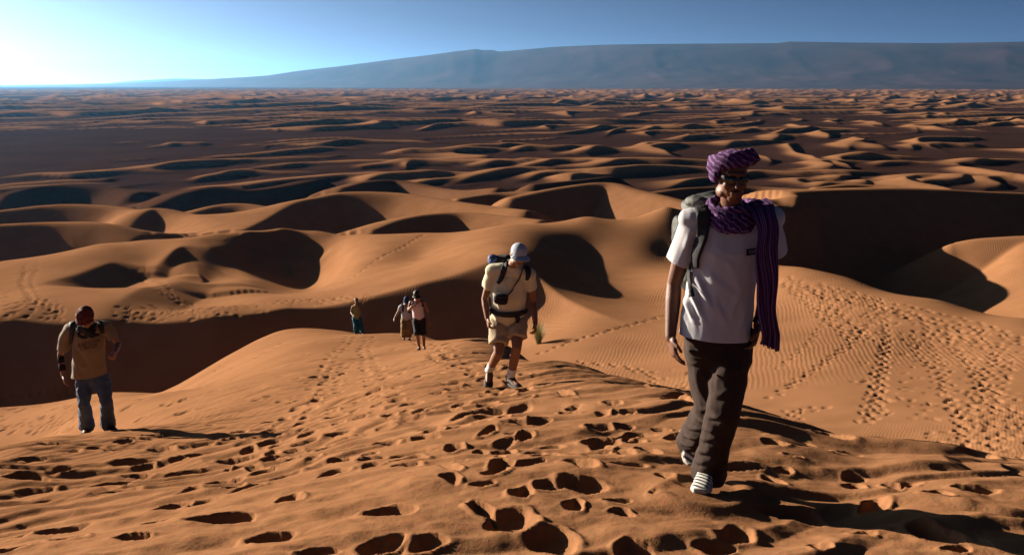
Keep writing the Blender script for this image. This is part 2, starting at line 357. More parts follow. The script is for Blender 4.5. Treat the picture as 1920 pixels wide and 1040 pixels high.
# ---- wind relief and footprints
Z0 = Z.copy()                                        # ground before footprints: people stand on this
near = RRm < 140
xn, yn, rn = X[near], Yg[near], RRm[near]
ux, uy = 0.45, -0.89                                 # across the small wind waves
ph = (xn*ux+yn*uy)/0.52 + 1.7*vnoise(xn/0.9, yn/0.6, 31) + 3*vnoise(xn/4, yn/4, 32)
fr = ph-np.floor(ph)
wave = np.where(fr < 0.72, fr/0.72, (1-fr)/0.28)      # gentle rise, short lee step
amp = 0.034*(0.45+1.1*np.clip(vnoise(xn/1.6, yn/1.3, 33)+0.4, 0, 1))*sstep(36, 9, rn)
micro = amp*(wave-0.5)
micro += 0.085*vnoise(xn/1.15, yn/0.8, 34)*sstep(60, 14, rn) + 0.042*vnoise(xn/0.42, yn/0.3, 35)*sstep(30, 8, rn) + .008*vnoise(xn/.07, yn/.055, 38)*sstep(9, 4, rn)
micro += 0.018*vnoise(xn/0.16, yn/0.12, 36)*sstep(14, 4, rn)
micro += 0.5*vnoise(xn/9, yn/7, 37)*sstep(44, 60, rn)*sstep(140, 90, rn)
Z[near] += micro
Z0[near] += 0.5*vnoise(xn/9, yn/7, 37)*sstep(44, 60, rn)*sstep(140, 90, rn)
def ground(x, y, grid=None):
    g = Z0 if grid is None else grid
    t = math.atan2(x, y); r = math.hypot(x, y)
    i = min(max(int(np.searchsorted(rr, r))-1, 0), nrow-2); j = min(max(int(np.searchsorted(th, t))-1, 0), ncol-2)
    a = (r-rr[i])/(rr[i+1]-rr[i]); b_ = (t-th[j])/(th[j+1]-th[j])
    return float((g[i, j]*(1-b_)+g[i, j+1]*b_)*(1-a) + (g[i+1, j]*(1-b_)+g[i+1, j+1]*b_)*a)
def hit(u, v, rmin=2.2, rmax=160):
    """first ground point under a line of sight"""
    p = at(u, v, 1.0); h = math.hypot(p.x, p.y); t = math.atan2(p.x, p.y); sl_ = (p.z-CAMZ)/h
    j = int(np.clip(np.searchsorted(th, t), 0, ncol-1))
    i0, i1 = np.searchsorted(rr, [rmin, rmax])
    w = np.nonzero(Z0[i0:i1, j] >= sl_*rr[i0:i1])[0]
    if not len(w): return None
    r = rr[i0+w[0]]
    return math.sin(t)*r, math.cos(t)*r
FEET = [(1312,927,4.22),(1328,917,4.42), (914,727,9.9),(966,731,9.72), (160,819,10.6,.2,.02),(210,812,10.7,.2,.02), (786,657,22.9),(796,657,23.1), (758,638,30),(768,638,30.1), (669,630,38),(681,627,38.1)]
DONE = []
def print_at(x, y, L, Wd, ang, depth, seed):
    if y < 26:                                          # prints stay separate on the near slope
        rd = (L+Wd)/2
        if any((x-a)**2+(y-b_)**2 < (0.92*(rd+c_))**2 for a, b_, c_ in DONE): return
        DONE.append((x, y, rd))
    m = max(L, Wd)*1.9
    si, sj = window(x-m, x+m, y-m, y+m)
    dx = X[si, sj]-x; dy = Yg[si, sj]-y
    if dx.size == 0: return
    ca, sa = math.cos(ang), math.sin(ang)
    a = (dx*ca+dy*sa)/L; b_ = (-dx*sa+dy*ca)/Wd
    an = np.arctan2(b_, a)
    q = np.sqrt(a*a+b_*b_)*(1+0.16*np.sin(2*an+seed)+0.09*np.sin(3*an+seed*2.3)+0.05*np.sin(5*an+seed*.7))
    sc = min(L, Wd)
    pit = -depth*np.clip(1-q**2.6, 0, 1)**0.62
    far_ = math.hypot(x, y); rim = depth*(0.03+0.22*max(0, min(1, (26-far_)/16)))*np.exp(-((q-1.2)/0.2)**2)*(0.5+0.5*np.sin(an+seed))*(1+.8*vnoise(dx/.05+seed, dy/.045, 3))
    Z[si, sj] += pit+rim
rg = random.Random(5)
BIG = """48,892,95,30 65,917,95,22 80,946,125,22 205,905,110,22 215,923,75,20 120,983,90,16 130,1010,80,14 30,1030,60,20 300,967,85,24 425,970,100,36
417,904,75,26 460,914,60,22 358,876,100,28 492,885,45,20 445,855,100,15 547,859,28,17 626,882,58,18 622,844,65,12 482,824,36,14 797,823,45,18 846,900,37,25
930,888,50,25 905,907,45,14 735,952,85,45 798,942,58,28 957,967,105,42 712,1016,68,36 804,1005,60,26 510,1003,70,35 543,932,50,28 630,782,50,12 635,793,28,10
640,810,48,12 540,790,35,10 510,793,40,8 265,787,42,8 345,773,46,11 428,758,45,7 403,732,22,6 505,744,25,8 573,737,36,10 560,750,22,8 740,745,34,10 770,785,55,14
762,772,30,9 708,762,28,10 785,725,20,8 855,752,16,14 850,770,35,8 910,790,30,13 945,780,26,9 218,850,40,13 250,868,70,14 258,886,60,12 302,847,60,20 375,838,60,12
590,833,20,8 677,834,30,12 695,850,18,8 992,747,28,13 1035,749,26,8 1073,732,24,10 1148,758,34,14 1065,769,36,10 1130,775,34,12 1178,774,30,8 1122,804,42,24
1200,810,50,16 1190,825,45,12 1240,800,36,14 1265,822,36,22 1170,851,32,22 1215,848,35,22 1090,877,55,30 1142,875,40,26 1000,843,40,22 1035,832,45,16 1095,907,75,32
1075,942,36,26 1250,905,38,28 1238,928,20,10 1160,933,42,9 1165,955,30,16 1036,1001,93,46 1380,1003,70,44 1343,1028,62,24 1190,1022,56,30 1485,962,105,36
1451,835,52,18 1536,850,33,16 1485,863,24,9 1404,907,26,15 1450,905,34,26 1602,911,42,16 1708,907,32,14 1757,934,45,24 1830,925,60,18 1752,1007,60,30 1537,1029,50,20
1620,1000,30,10 1795,1035,45,14 1594,843,40,11 1635,858,30,9 1471,883,18,12 20,1000,50,14 600,1035,60,14 250,1010,60,12 900,840,30,10 960,815,26,10 870,860,22,9
300,820,34,8 95,838,40,8 130,850,50,9 250,832,50,8 60,865,44,9"""
for k, s in enumerate(BIG.split()):
    u, v, w, h = map(float, s.split(','))
    g = hit(u, v)
    if g is None: continue
    d = math.hypot(*g); dep = math.hypot(d, CAMZ*0+1.6+0.2*d)
    Wx = w/FPX*dep*0.5; Ly = h/FPX*dep*0.5/0.36
    Wx = min(max(Wx, 0.06), 0.185)*.95; Ly = min(max(Ly, 0.055), 0.13)*.95
    print_at(g[0], g[1], Wx, Ly, rg.uniform(-.35, .35), 0.022+0.34*min(Wx, Ly), k*1.3)
# strings of steps: from, to (photo pixels), how many lines of walkers, scatter in metres
def trail(pp, wide, step, size, depth, seed, lanes=1):
    r_ = random.Random(seed)
    G = [hit(u, v) for u, v in pp]; G = [Vector((g[0], g[1], 0)) for g in G if g]
    if len(G) < 2: return
    for ln in range(lanes):
        off = r_.uniform(-wide, wide); side = 1; carry = 0.0
        for a, b_ in zip(G[:-1], G[1:]):
            d = b_-a; L = d.length; d.normalize(); nrm = Vector((-d.y, d.x, 0)); s = carry
            while s < L:
                off += r_.gauss(0, .05)*wide; off = max(-wide, min(wide, off))
                p = a+d*s+nrm*(off+side*0.13); side = -side
                print_at(p.x, p.y, size*r_.uniform(.8, 1.25), size*.52*r_.uniform(.8, 1.3), math.atan2(d.y, d.x)+r_.gauss(0, .25), depth*r_.uniform(.6, 1.2), r_.uniform(0, 9))
                s += step*r_.uniform(.8, 1.2)
            carry = s-L
def scatter(poly, n, size, depth, seed):
    r_ = random.Random(seed); us = [p[0] for p in poly]; vs_ = [p[1] for p in poly]; k = 0; tries = 0
    while k < n and tries < n*20:
        tries += 1
        u = r_.uniform(min(us), max(us)); v = r_.uniform(min(vs_), max(vs_)); ins = False
        for i in range(len(poly)):
            (x1, y1), (x2, y2) = poly[i], poly[i-1]
            if (y1 > v) != (y2 > v) and u < (x2-x1)*(v-y1)/(y2-y1)+x1: ins = not ins
        if not ins: continue
        g = hit(u, v)
        if g: print_at(g[0], g[1], size*r_.uniform(.7, 1.3), size*.6*r_.uniform(.7, 1.3), r_.uniform(-.5, .5)+1.2*r_.choice((0, 1)), depth*r_.uniform(.5, 1.2), r_.uniform(0, 9))
        k += 1
def all_prints():
    # on the near dune between the walkers
    trail([(960,800),(900,740),(840,700),(795,662),(765,640)], .5, .5, .15, .05, 1, 2)
    trail([(640,800),(640,720),(650,660),(672,630)], .6, .55, .15, .05, 2, 2)
    trail([(1000,760),(960,725),(880,690),(800,665)], .4, .5, .14, .045, 3, 1)
    trail([(235,742),(330,718),(420,690),(500,655)], .15, .62, .16, .06, 4, 1)
    trail([(250,760),(380,715),(480,672),(530,640)], .15, .66, .16, .06, 5, 1)
    scatter([(560,640),(900,655),(960,700),(900,800),(560,800),(420,740)], 90, .13, .045, 6)
    scatter([(100,830),(520,800),(900,800),(1300,800),(1400,860),(100,880)], 50, .13, .055, 7)
    scatter([(60,880),(700,850),(1250,830),(1700,900),(1850,970),(60,970)], 18, .10, .045, 8)
    trail([(700,960),(760,880),(800,810),(830,750),(850,700)], .7, .42, .115, .05, 51, 2)
    trail([(1180,960),(1120,880),(1060,810),(1000,760)], .6, .42, .115, .05, 52, 2)
    trail([(420,930),(500,860),(560,790),(600,730),(640,680)], .6, .45, .12, .05, 53, 2)
    scatter([(450,700),(900,690),(1250,790),(1250,880),(350,880)], 60, .105, .045, 54)
    # on the slope to the right
    trail([(1440,745),(1530,690),(1600,640),(1640,600)], .5, .7, .22, .075, 11, 2)
    trail([(1460,690),(1520,640),(1555,590)], .2, .75, .22, .075, 12, 1)
    trail([(1610,790),(1640,720),(1660,640),(1640,560)], .8, .7, .22, .075, 13, 3)
    trail([(1420,800),(1480,770),(1560,760)], .5, .7, .2, .09, 14, 2)
    trail([(1890,830),(1800,700),(1740,620)], 1.2, .7, .22, .075, 15, 4)
    trail([(1780,840),(1830,760),(1880,660)], 1.0, .7, .22, .075, 16, 3)
    trail([(1510,540),(1640,570),(1800,610),(1910,650)], 2.6, .75, .26, .09, 17, 5)
    trail([(1480,520),(1560,570),(1640,640)], 1.4, .75, .26, .09, 18, 3)
    scatter([(1600,590),(1900,640),(1915,860),(1700,820),(1600,720)], 170, .22, .07, 19)
    scatter([(1490,520),(1700,575),(1880,625),(1800,660),(1600,630)], 130, .24, .07, 20)
    # in the bowl
    trail([(1010,662),(1120,626),(1240,592)], .35, .62, .22, .10, 21, 2)
    trail([(1080,680),(1160,688),(1220,700),(1240,740)], .3, .7, .2, .09, 22, 2)
    scatter([(1150,690),(1300,690),(1330,770),(1220,750)], 26, .2, .09, 23)
    # on the ridges behind
    trail([(610,545),(680,505),(740,470),(795,440)], .2, .75, .3, .13, 31, 1)
    trail([(262,505),(275,525),(310,550),(350,575)], .8, .75, .3, .09, 32, 3)
    trail([(240,590),(340,585),(480,568),(600,562),(690,560)], 1.1, .75, .28, .08, 33, 5)
    trail([(60,490),(50,530),(70,560),(120,590)], 1.2, .8, .3, .12, 34, 3)
    scatter([(215,575),(600,558),(640,566),(420,602),(210,604)], 150, .27, .075, 35)
    scatter([(0,540),(110,560),(120,600),(0,604)], 60, .3, .12, 36)
    trail([(430,455),(445,437),(480,430)], .6, .8, .3, .1, 37, 2)
    # valley floor on the left
    scatter([(0,745),(130,715),(200,740),(130,808),(0,815)], 130, .26, .11, 38)
    scatter([(230,720),(420,690),(360,760),(240,780)], 18, .18, .07, 39)
    # the sunlit corner of the far crest
    scatter([(1790,362),(1918,366),(1918,400),(1880,395)], 60, .4, .1, 42)
all_prints()

# ---- the sand under the walkers' feet gives way to their weight
def stand(u, v, Y, rad=.17, sink=-.008):
    p = at(u, v, Y); m = rad*4
    si, sj = window(p.x-m, p.x+m, p.y-m, p.y+m)
    d = np.hypot(X[si, sj]-p.x, Yg[si, sj]-p.y); w = np.exp(-(d/(rad*1.5))**4)
    slope = (Z0[si, sj]-ground(p.x, p.y))
    Z[si, sj] = Z[si, sj]*(1-w) + w*(p.z-CAMZ+slope-sink+.03*sstep(rad*.8, rad*1.3, d))
for q in FEET: stand(*q)

# ---- build the sheet in three pieces that share their edge rings
def sheet(name, i0, i1, mat):
    x, y, z, s = X[i0:i1], Yg[i0:i1], Z[i0:i1], SANDY[i0:i1]
    n, m = x.shape
    co = np.stack([x, y, z+CAMZ], -1).reshape(-1, 3).astype(np.float32)
    idx = np.arange(n*m).reshape(n, m)
    q = np.stack([idx[:-1, :-1], idx[:-1, 1:], idx[1:, 1:], idx[1:, :-1]], -1).reshape(-1, 4)[:, ::-1]
    me = bpy.data.meshes.new(name)
    me.vertices.add(len(co)); me.vertices.foreach_set('co', co.ravel())
    me.loops.add(q.size); me.loops.foreach_set('vertex_index', q.ravel().astype(np.int32))
    me.polygons.add(len(q)); me.polygons.foreach_set('loop_start', np.arange(0, q.size, 4, dtype=np.int32))
    me.polygons.foreach_set('loop_total', np.full(len(q), 4, dtype=np.int32))
    me.polygons.foreach_set('use_smooth', np.ones(len(q), dtype=bool))
    me.update(calc_edges=True)
    at_ = me.attributes.new('sand', 'FLOAT', 'POINT'); at_.data.foreach_set('value', s.ravel().astype(np.float32))
    me.materials.append(mat)
    return link(bpy.data.objects.new(name, me))

def sand_material(name, ripples):
    m, nt, b = new_mat(name); L = nt.links.new
    geo = N(nt, 'ShaderNodeNewGeometry')
    att = N(nt, 'ShaderNodeAttribute', attribute_name='sand')
    def noise(scale, detail=4, rough=.55):
        n = N(nt, 'ShaderNodeTexNoise'); n.inputs['Scale'].default_value = scale; n.inputs['Detail'].default_value = detail
        n.inputs['Roughness'].default_value = rough; L(geo.outputs['Position'], n.inputs['Vector']); return n
    n1 = noise(0.35); n2 = noise(40, 3)
    cr = N(nt, 'ShaderNodeValToRGB'); e = cr.color_ramp.elements
    e[0].position = .3; e[0].color = (.232, .110, .053, 1); e[1].position = .7; e[1].color = (.28, .135, .066, 1)
    L(n1.outputs[0], cr.inputs[0])
    mx = N(nt, 'ShaderNodeMix', data_type='RGBA', blend_type='MULTIPLY'); mx.inputs[0].default_value = .35
    L(cr.outputs[0], mx.inputs[6]); L(n2.outputs['Color'], mx.inputs[7])
    g1 = noise(0.02, 6); g2 = noise(0.6, 5)
    gr = N(nt, 'ShaderNodeValToRGB'); e = gr.color_ramp.elements
    e[0].position = .35; e[0].color = (0.0203, 0.0101, 0.0086, 1); e[1].position = .68; e[1].color = (0.0413, 0.0203, 0.0148, 1)
    ga = N(nt, 'ShaderNodeMath', operation='ADD'); gm = N(nt, 'ShaderNodeMath', operation='MULTIPLY'); gm.inputs[1].default_value = .5
    L(g1.outputs[0], ga.inputs[0]); L(g2.outputs[0], ga.inputs[1]); L(ga.outputs[0], gm.inputs[0]); L(gm.outputs[0], gr.inputs[0])
    mm = N(nt, 'ShaderNodeMix', data_type='RGBA'); L(att.outputs['Fac'], mm.inputs[0]); L(gr.outputs[0], mm.inputs[6]); L(mx.outputs[2], mm.inputs[7])
    L(mm.outputs[2], b.inputs['Base Color']); b.inputs['Roughness'].default_value = 1.0; b.inputs['Specular IOR Level'].default_value = 0.0
    gn = noise(170, 2); bp = N(nt, 'ShaderNodeBump'); bp.inputs['Strength'].default_value = .35; bp.inputs['Distance'].default_value = .004
    L(gn.outputs[0], bp.inputs['Height'])
    cl = noise(38, 5, .6); b3 = N(nt, 'ShaderNodeBump'); b3.inputs['Strength'].default_value = .5; b3.inputs['Distance'].default_value = .009
    L(cl.outputs[0], b3.inputs['Height']); L(bp.outputs[0], b3.inputs['Normal']); last = b3
    for (ang, wl, dist, amt) in ripples:
        mp = N(nt, 'ShaderNodeMapping'); mp.inputs['Rotation'].default_value = (0, 0, ang); L(geo.outputs['Position'], mp.inputs['Vector'])
        wv = N(nt, 'ShaderNodeTexWave', wave_type='BANDS', bands_direction='X', wave_profile='SIN')
        wv.inputs['Scale'].default_value = 0.314/wl*1.0; wv.inputs['Distortion'].default_value = 5.0; wv.inputs['Detail'].default_value = 2
        wv.inputs['Detail Scale'].default_value = 0.35
        L(mp.outputs[0], wv.inputs['Vector'])
        msk = noise(0.09, 2); mr = N(nt, 'ShaderNodeMapRange'); mr.inputs[1].default_value = .42; mr.inputs[2].default_value = .62; L(msk.outputs[0], mr.inputs[0])
        mu = N(nt, 'ShaderNodeMath', operation='MULTIPLY'); L(wv.outputs['Fac'], mu.inputs[0]); L(mr.outputs[0], mu.inputs[1])
        b2 = N(nt, 'ShaderNodeBump'); b2.inputs['Strength'].default_value = amt; b2.inputs['Distance'].default_value = dist
        L(mu.outputs[0], b2.inputs['Height']); L(last.outputs[0], b2.inputs['Normal']); last = b2
    L(last.outputs[0], b.inputs['Normal'])
    return m
iA = int(np.searchsorted(rr, 46)); iB = int(np.searchsorted(rr, 455))
m_near = sand_material('sand_near', [(0.5, 0.13, 0.006, 0.6)])
m_mid = sand_material('sand_ridges', [(0.25, 0.27, 0.012, 0.9)])
m_far = sand_material('sand_plain', [])
o = sheet('foreground_dune', 0, iA+1, m_near); tag(o, kind='structure')
o = sheet('dune_ridges', iA, iB+1, m_mid); tag(o, kind='structure')
o = sheet('desert_plain', iB, nrow, m_far); tag(o, kind='structure')

# ------------------------------------------------------------------ mountains
def mountain(name, sky_pts, foot_pts, depth_back, seed, mat, nx=420, ny=70):
    """a scarp: skyline photo points with distance, foot photo points with distance"""
    us = np.linspace(sky_pts[0][0], sky_pts[-1][0], nx)
    sv = np.interp(us, [p[0] for p in sky_pts], [p[1] for p in sky_pts]); sY = np.interp(us, [p[0] for p in sky_pts], [p[2] for p in sky_pts])
    fY = np.interp(us, [p[0] for p in foot_pts], [p[1] for p in foot_pts])
    V = []; F = []
    for i, u in enumerate(us):
        top = at(u, sv[i], sY[i]); foot = at(u, 520, fY[i]); foot.z = -6.0; foot.x = (u-960)/(FPX*CP)*fY[i]
        H = top.z+6
        for j in range(ny):
            t = j/(ny-1)*1.35
            if t <= 1:
                p = foot.lerp(top, t)
                s = t
                prof = 0.62*s**1.5 + 0.38*(1/(1+math.exp(-(s-0.72)*16)))*1.0
                prof = min(prof/(0.62+0.38*(1/(1+math.exp(-0.28*16)))), 1)
                p.z = -6 + H*prof
                k = math.sin(math.pi*min(max(t, 0), 1))
            else:
                p = top + Vector((0, (t-1)/.35*depth_back, -(t-1)/.35*H*0.05)); k = 0
            V.append((p.x, p.y, p.z, k*H))
        if i:
            for j in range(ny-1):
                a = (i-1)*ny+j; F.append((a, a+ny, a+ny+1, a+1))
    V = np.array(V); x, y = V[:, 0], V[:, 1]
    gul = np.zeros(len(x)); am = 1.0
    for o_ in range(5):
        gul += am*(0.25-np.abs(vnoise(x/(1500/2**o_)+0.3*vnoise(y/900, x/900, seed+9), y/(3600/2**o_), seed+o_))); am *= .55
    V[:, 2] += gul*0.19*V[:, 3]
    return mesh_obj(name, V[:, :3], F, mat)
m_rock, nt, b = new_mat('dark_rock')
geo = N(nt, 'ShaderNodeNewGeometry'); nz = N(nt, 'ShaderNodeTexNoise'); nz.inputs['Scale'].default_value = 0.0016; nz.inputs['Detail'].default_value = 8
nt.links.new(geo.outputs['Position'], nz.inputs['Vector']); cr = N(nt, 'ShaderNodeValToRGB'); e = cr.color_ramp.elements
e[0].position = .35; e[0].color = (.022, .012, .014, 1); e[1].position = .7; e[1].color = (.055, .028, .028, 1)
nt.links.new(nz.outputs[0], cr.inputs[0]); nt.links.new(cr.outputs[0], b.inputs['Base Color']); b.inputs['Roughness'].default_value = 1; b.inputs['Specular IOR Level'].default_value = .05
mt = mountain('mountain_range', [(-100,160,26000),(200,158,24000),(330,152,22000),(455,145,20000),(500,142,19500),(560,133,19000),(640,124,18500),(740,111,18000),(800,104,17500),(850,97,17000),(893,92,17000),(903,94,17000),(912,94,17000),(925,94,17000),(935,97,16800),(960,95,16500),(1040,88,16000),(1130,84,15500),(1200,83,15000),(1300,82,14800),(1460,81,14500),(1480,78,14500),(1600,80,14000),(1760,81,13500),(1880,79,13000),(2000,77,13000),(2300,78,12500)],
         [(-100,21000),(455,16000),(900,12500),(1500,9500),(2300,7800)], 2500, 50, m_rock)
tag(mt, kind='structure')
m2 = mountain('distant_hills', [(60,160,38000),(200,156,38000),(270,150,38000),(330,147,38000),(400,149,38000),(470,150,37000),(600,152,37000),(800,156,37000)], [(60,34000),(800,34000)], 2500, 70, m_rock, nx=120, ny=30)
tag(m2, kind='structure')
# ------------------------------------------------------------------ figure tools
from mathutils.bvhtree import BVHTree
def _h3(a, b, c, s):
    return _h(a + c*57.0, b + c*113.0, s)
def vnoise3(x, y, z, s=0):
    x0, y0, z0 = np.floor(x), np.floor(y), np.floor(z); fx, fy, fz = x-x0, y-y0, z-z0
    fx, fy, fz = [f*f*(3-2*f) for f in (fx, fy, fz)]
    def pl(zz):
        a = _h3(x0, y0, zz, s); b_ = _h3(x0+1, y0, zz, s); c = _h3(x0, y0+1, zz, s); d = _h3(x0+1, y0+1, zz, s)
        return (a+(b_-a)*fx)*(1-fy)+(c+(d-c)*fx)*fy
    return pl(z0)*(1-fz)+pl(z0+1)*fz-0.5
def tube(path, ref=Vector((1, 0, 0)), n=16):
    """closed tapered tube; path items (point, rx, ry)"""
    V = []; F = []; P = [Vector(p[0]) for p in path]
    k = len(P)
    for i in range(k):
        t = (P[min(i+1, k-1)]-P[max(i-1, 0)]).normalized()
        s = (ref-t*ref.dot(t)).normalized(); q = t.cross(s)
        for a in range(n):
            c, d = math.cos(2*math.pi*a/n), math.sin(2*math.pi*a/n)
            V.append(P[i]+s*(c*path[i][1])+q*(d*path[i][2]))
    for i in range(k-1):
        for a in range(n):
            F.append((i*n+a, i*n+(a+1) % n, (i+1)*n+(a+1) % n, (i+1)*n+a))
    F.append(tuple(range(n))[::-1]); F.append(tuple((k-1)*n+a for a in range(n)))
    return V, F
def rtube(path, ref=Vector((1, 0, 0)), n=16):
    """tube with rounded ends"""
    P = [(Vector(p[0]), p[1], p[2]) for p in path]
    a, b_ = P[0], P[-1]
    da = (P[0][0]-P[1][0]).normalized(); db = (P[-1][0]-P[-2][0]).normalized()
    ra = min(a[1], a[2]); rb = min(b_[1], b_[2])
    pre = [(a[0]+da*ra*.92, a[1]*.38, a[2]*.38), (a[0]+da*ra*.6, a[1]*.8, a[2]*.8)]
    post = [(b_[0]+db*rb*.6, b_[1]*.8, b_[2]*.8), (b_[0]+db*rb*.92, b_[1]*.38, b_[2]*.38)]
    return tube(pre+P+post, ref, n)
def ball(c, r, M=None, n=14, m=10):
    V = []; F = []; c = Vector(c)
    if isinstance(r, (int, float)): r = (r, r, r)
    for i in range(m+1):
        t = math.pi*i/m
        for a in range(n):
            p = 2*math.pi*a/n; v = Vector((r[0]*math.sin(t)*math.cos(p), r[1]*math.sin(t)*math.sin(p), r[2]*math.cos(t)))
            V.append(c+(M@v if M else v))
    for i in range(m):
        for a in range(n):
            F.append((i*n+a, (i+1)*n+a, (i+1)*n+(a+1) % n, i*n+(a+1) % n))
    return V, F
def rbox(c, size, M=None, p=5.0, n=20, m=14):
    """superellipsoid: a box with soft edges"""
    V = []; F = []; c = Vector(c)
    def sg(x, e): return math.copysign(abs(x)**e, x)
    e = 2.0/p
    for i in range(m+1):
        t = -math.pi/2+math.pi*i/m
        for a in range(n):
            f = 2*math.pi*a/n
            v = Vector((size[0]*sg(math.cos(t), e)*sg(math.cos(f), e), size[1]*sg(math.cos(t), e)*sg(math.sin(f), e), size[2]*sg(math.sin(t), e)))
            V.append(c+(M@v if M else v))
    for i in range(m):
        for a in range(n):
            F.append((i*n+a, i*n+(a+1) % n, (i+1)*n+(a+1) % n, (i+1)*n+a))
    return V, F
class Fig:
    """a thing built round an Empty at its base; shapes are given in world coordinates"""
    def __init__(self, name, base, label, cat, group=None):
        self.base = Vector(base); self.e = bpy.data.objects.new(name, None); self.e.location = self.base; self.e.empty_display_size = .2
        link(self.e); tag(self.e, label, cat, group)
    def raw(self, name, V, F, mat, parent=None, smooth=True):
        off = self.base
        return mesh_obj(name, [Vector(v)-off for v in V], F, mat, parent or self.e, smooth)
    def sculpt(self, name, prims, voxel, mat, parent=None, smooth=4, disp=None, cuts=(), solid=0.0):
        V = []; F = []
        for (v, f) in prims:
            k = len(V); V += list(v); F += [tuple(i+k for i in q) for q in f]
        bm = bmesh.new(); bv = [bm.verts.new(Vector(v)-self.base) for v in V]
        for q in F:
            try: bm.faces.new([bv[i] for i in q])
            except ValueError: pass
        me = bpy.data.meshes.new('t'); bm.to_mesh(me); bm.free()
        o = bpy.data.objects.new('t', me); COL.objects.link(o)
        md = o.modifiers.new('r', 'REMESH'); md.mode = 'VOXEL'; md.voxel_size = voxel; md.use_smooth_shade = True
        if smooth:
            sm = o.modifiers.new('s', 'SMOOTH'); sm.iterations = smooth; sm.factor = .5
        dg = bpy.context.evaluated_depsgraph_get(); dg.update()
        m2 = bpy.data.meshes.new_from_object(o.evaluated_get(dg))
        bpy.data.objects.remove(o); bpy.data.meshes.remove(me)
        m2.name = name
        if disp:
            n = len(m2.vertices); co = np.empty(n*3); m2.vertices.foreach_get('co', co); co = co.reshape(-1, 3)
            no = np.empty(n*3); m2.vertices.foreach_get('normal', no); no = no.reshape(-1, 3)
            co = co + no*disp(co+np.array(self.base), no)[:, None]
            m2.vertices.foreach_set('co', co.ravel()); m2.update()
        if cuts:
            bm = bmesh.new(); bm.from_mesh(m2)
            for (p, nrm, cen, rad) in cuts:
                p = Vector(p)-self.base; cen = Vector(cen)-self.base; nrm = Vector(nrm).normalized()
                fs = [f for f in bm.faces if (f.calc_center_median()-cen).length < rad]
                geom = list({v for f in fs for v in f.verts})+list({e for f in fs for e in f.edges})+fs
                r_ = bmesh.ops.bisect_plane(bm, geom=geom, plane_co=p, plane_no=nrm, dist=1e-5)
                kill = [f for f in bm.faces if (f.calc_center_median()-cen).length < rad*1.15 and (f.calc_center_median()-p).dot(nrm) > 0]
                bmesh.ops.delete(bm, geom=kill, context='FACES')
            bm.to_mesh(m2); bm.free()
        m2.polygons.foreach_set('use_smooth', [True]*len(m2.polygons))
        m2.materials.clear(); m2.materials.append(mat)
        ob = link(bpy.data.objects.new(name, m2), parent or self.e)
        if solid:
            s = ob.modifiers.new('cloth', 'SOLIDIFY'); s.thickness = solid; s.offset = -1
        return ob
def bvh_of(obs):
    V = []; F = []
    for ob in obs:
        k = len(V); b_ = ob.parent.location if ob.parent and ob.parent.parent is None else (ob.parent.parent.location if ob.parent else Vector())
        V += [v.co+b_ for v in ob.data.vertices]; F += [tuple(i+k for i in p.vertices) for p in ob.data.polygons]
    return BVHTree.FromPolygons(V, F)
CAMP = Vector((0, 0, CAMZ))
def lay(bvh, u, v, off, fallback):
    """the spot of a surface under photo pixel (u, v), lifted by off"""
    d = (at(u, v, 1.0)-CAMP).normalized()
    h = bvh.ray_cast(CAMP, d)
    if h[0] is None or (h[0]-CAMP).length > fallback*1.25: return CAMP+d*fallback
    n = h[1] if h[1].dot(d) < 0 else -h[1]
    return h[0]+n*off*0.6-d*off*0.6
def strap(fig, name, uvw, bvh, mat, parent=None, off=.006, thick=.004, depth=None, nsub=7, nacross=3):
    """band of webbing lying on a surface: photo points (u, v, width in pixels)"""
    P = catmull([(a, b_, c) for a, b_, c in uvw], nsub)
    V = []; F = []; m = nacross+1
    fb = depth
    if fb is None:
        hs = [bvh.ray_cast(CAMP, (at(p[0], p[1], 1.0)-CAMP).normalized()) for p in P]
        hs = [(h[0]-CAMP).length for h in hs if h[0] is not None]; fb = sum(hs)/len(hs) if hs else 5.0
    cen = []
    for i in range(len(P)):
        a = P[max(i-1, 0)][:2]; b_ = P[min(i+1, len(P)-1)][:2]; t = Vector((b_[0]-a[0], b_[1]-a[1], 0)).normalized(); nx, ny = -t.y, t.x
        for k in range(m):
            s = (k/nacross-.5)*P[i][2]
            V.append(lay(bvh, P[i][0]+nx*s, P[i][1]+ny*s, off, fb))
    for i in range(len(P)-1):
        for k in range(nacross):
            F.append((i*m+k, i*m+k+1, (i+1)*m+k+1, (i+1)*m+k))
    o = fig.raw(name, V, F, mat, parent)
    s = o.modifiers.new('web', 'SOLIDIFY'); s.thickness = thick; s.offset = 0
    return o
def lettering(fig, name, text, uv0, du, dv, size, bvh, mat, parent, off=.003, depth=5.0):
    """flat print on cloth: text laid out from photo pixel uv0 along du (right) and dv (up)"""
    cu = bpy.data.curves.new('t', 'FONT'); cu.body = text; cu.size = 1.0; cu.align_x = 'CENTER'; cu.align_y = 'CENTER'; cu.offset = .015
    cu.space_line = .82
    o = bpy.data.objects.new('t', cu); COL.objects.link(o)
    dg = bpy.context.evaluated_depsgraph_get(); dg.update(); me = bpy.data.meshes.new_from_object(o.evaluated_get(dg))
    V = []
    for v in me.vertices:
        x, y = v.co.x*size, v.co.y*size
        V.append(lay(bvh, uv0[0]+du[0]*x+dv[0]*y, uv0[1]+du[1]*x+dv[1]*y, off, depth))
    F = [tuple(p.vertices) for p in me.polygons]
    bpy.data.objects.remove(o); bpy.data.curves.remove(cu); bpy.data.meshes.remove(me)
    ob = fig.raw(name, V, F, mat, parent, smooth=False)
    return ob

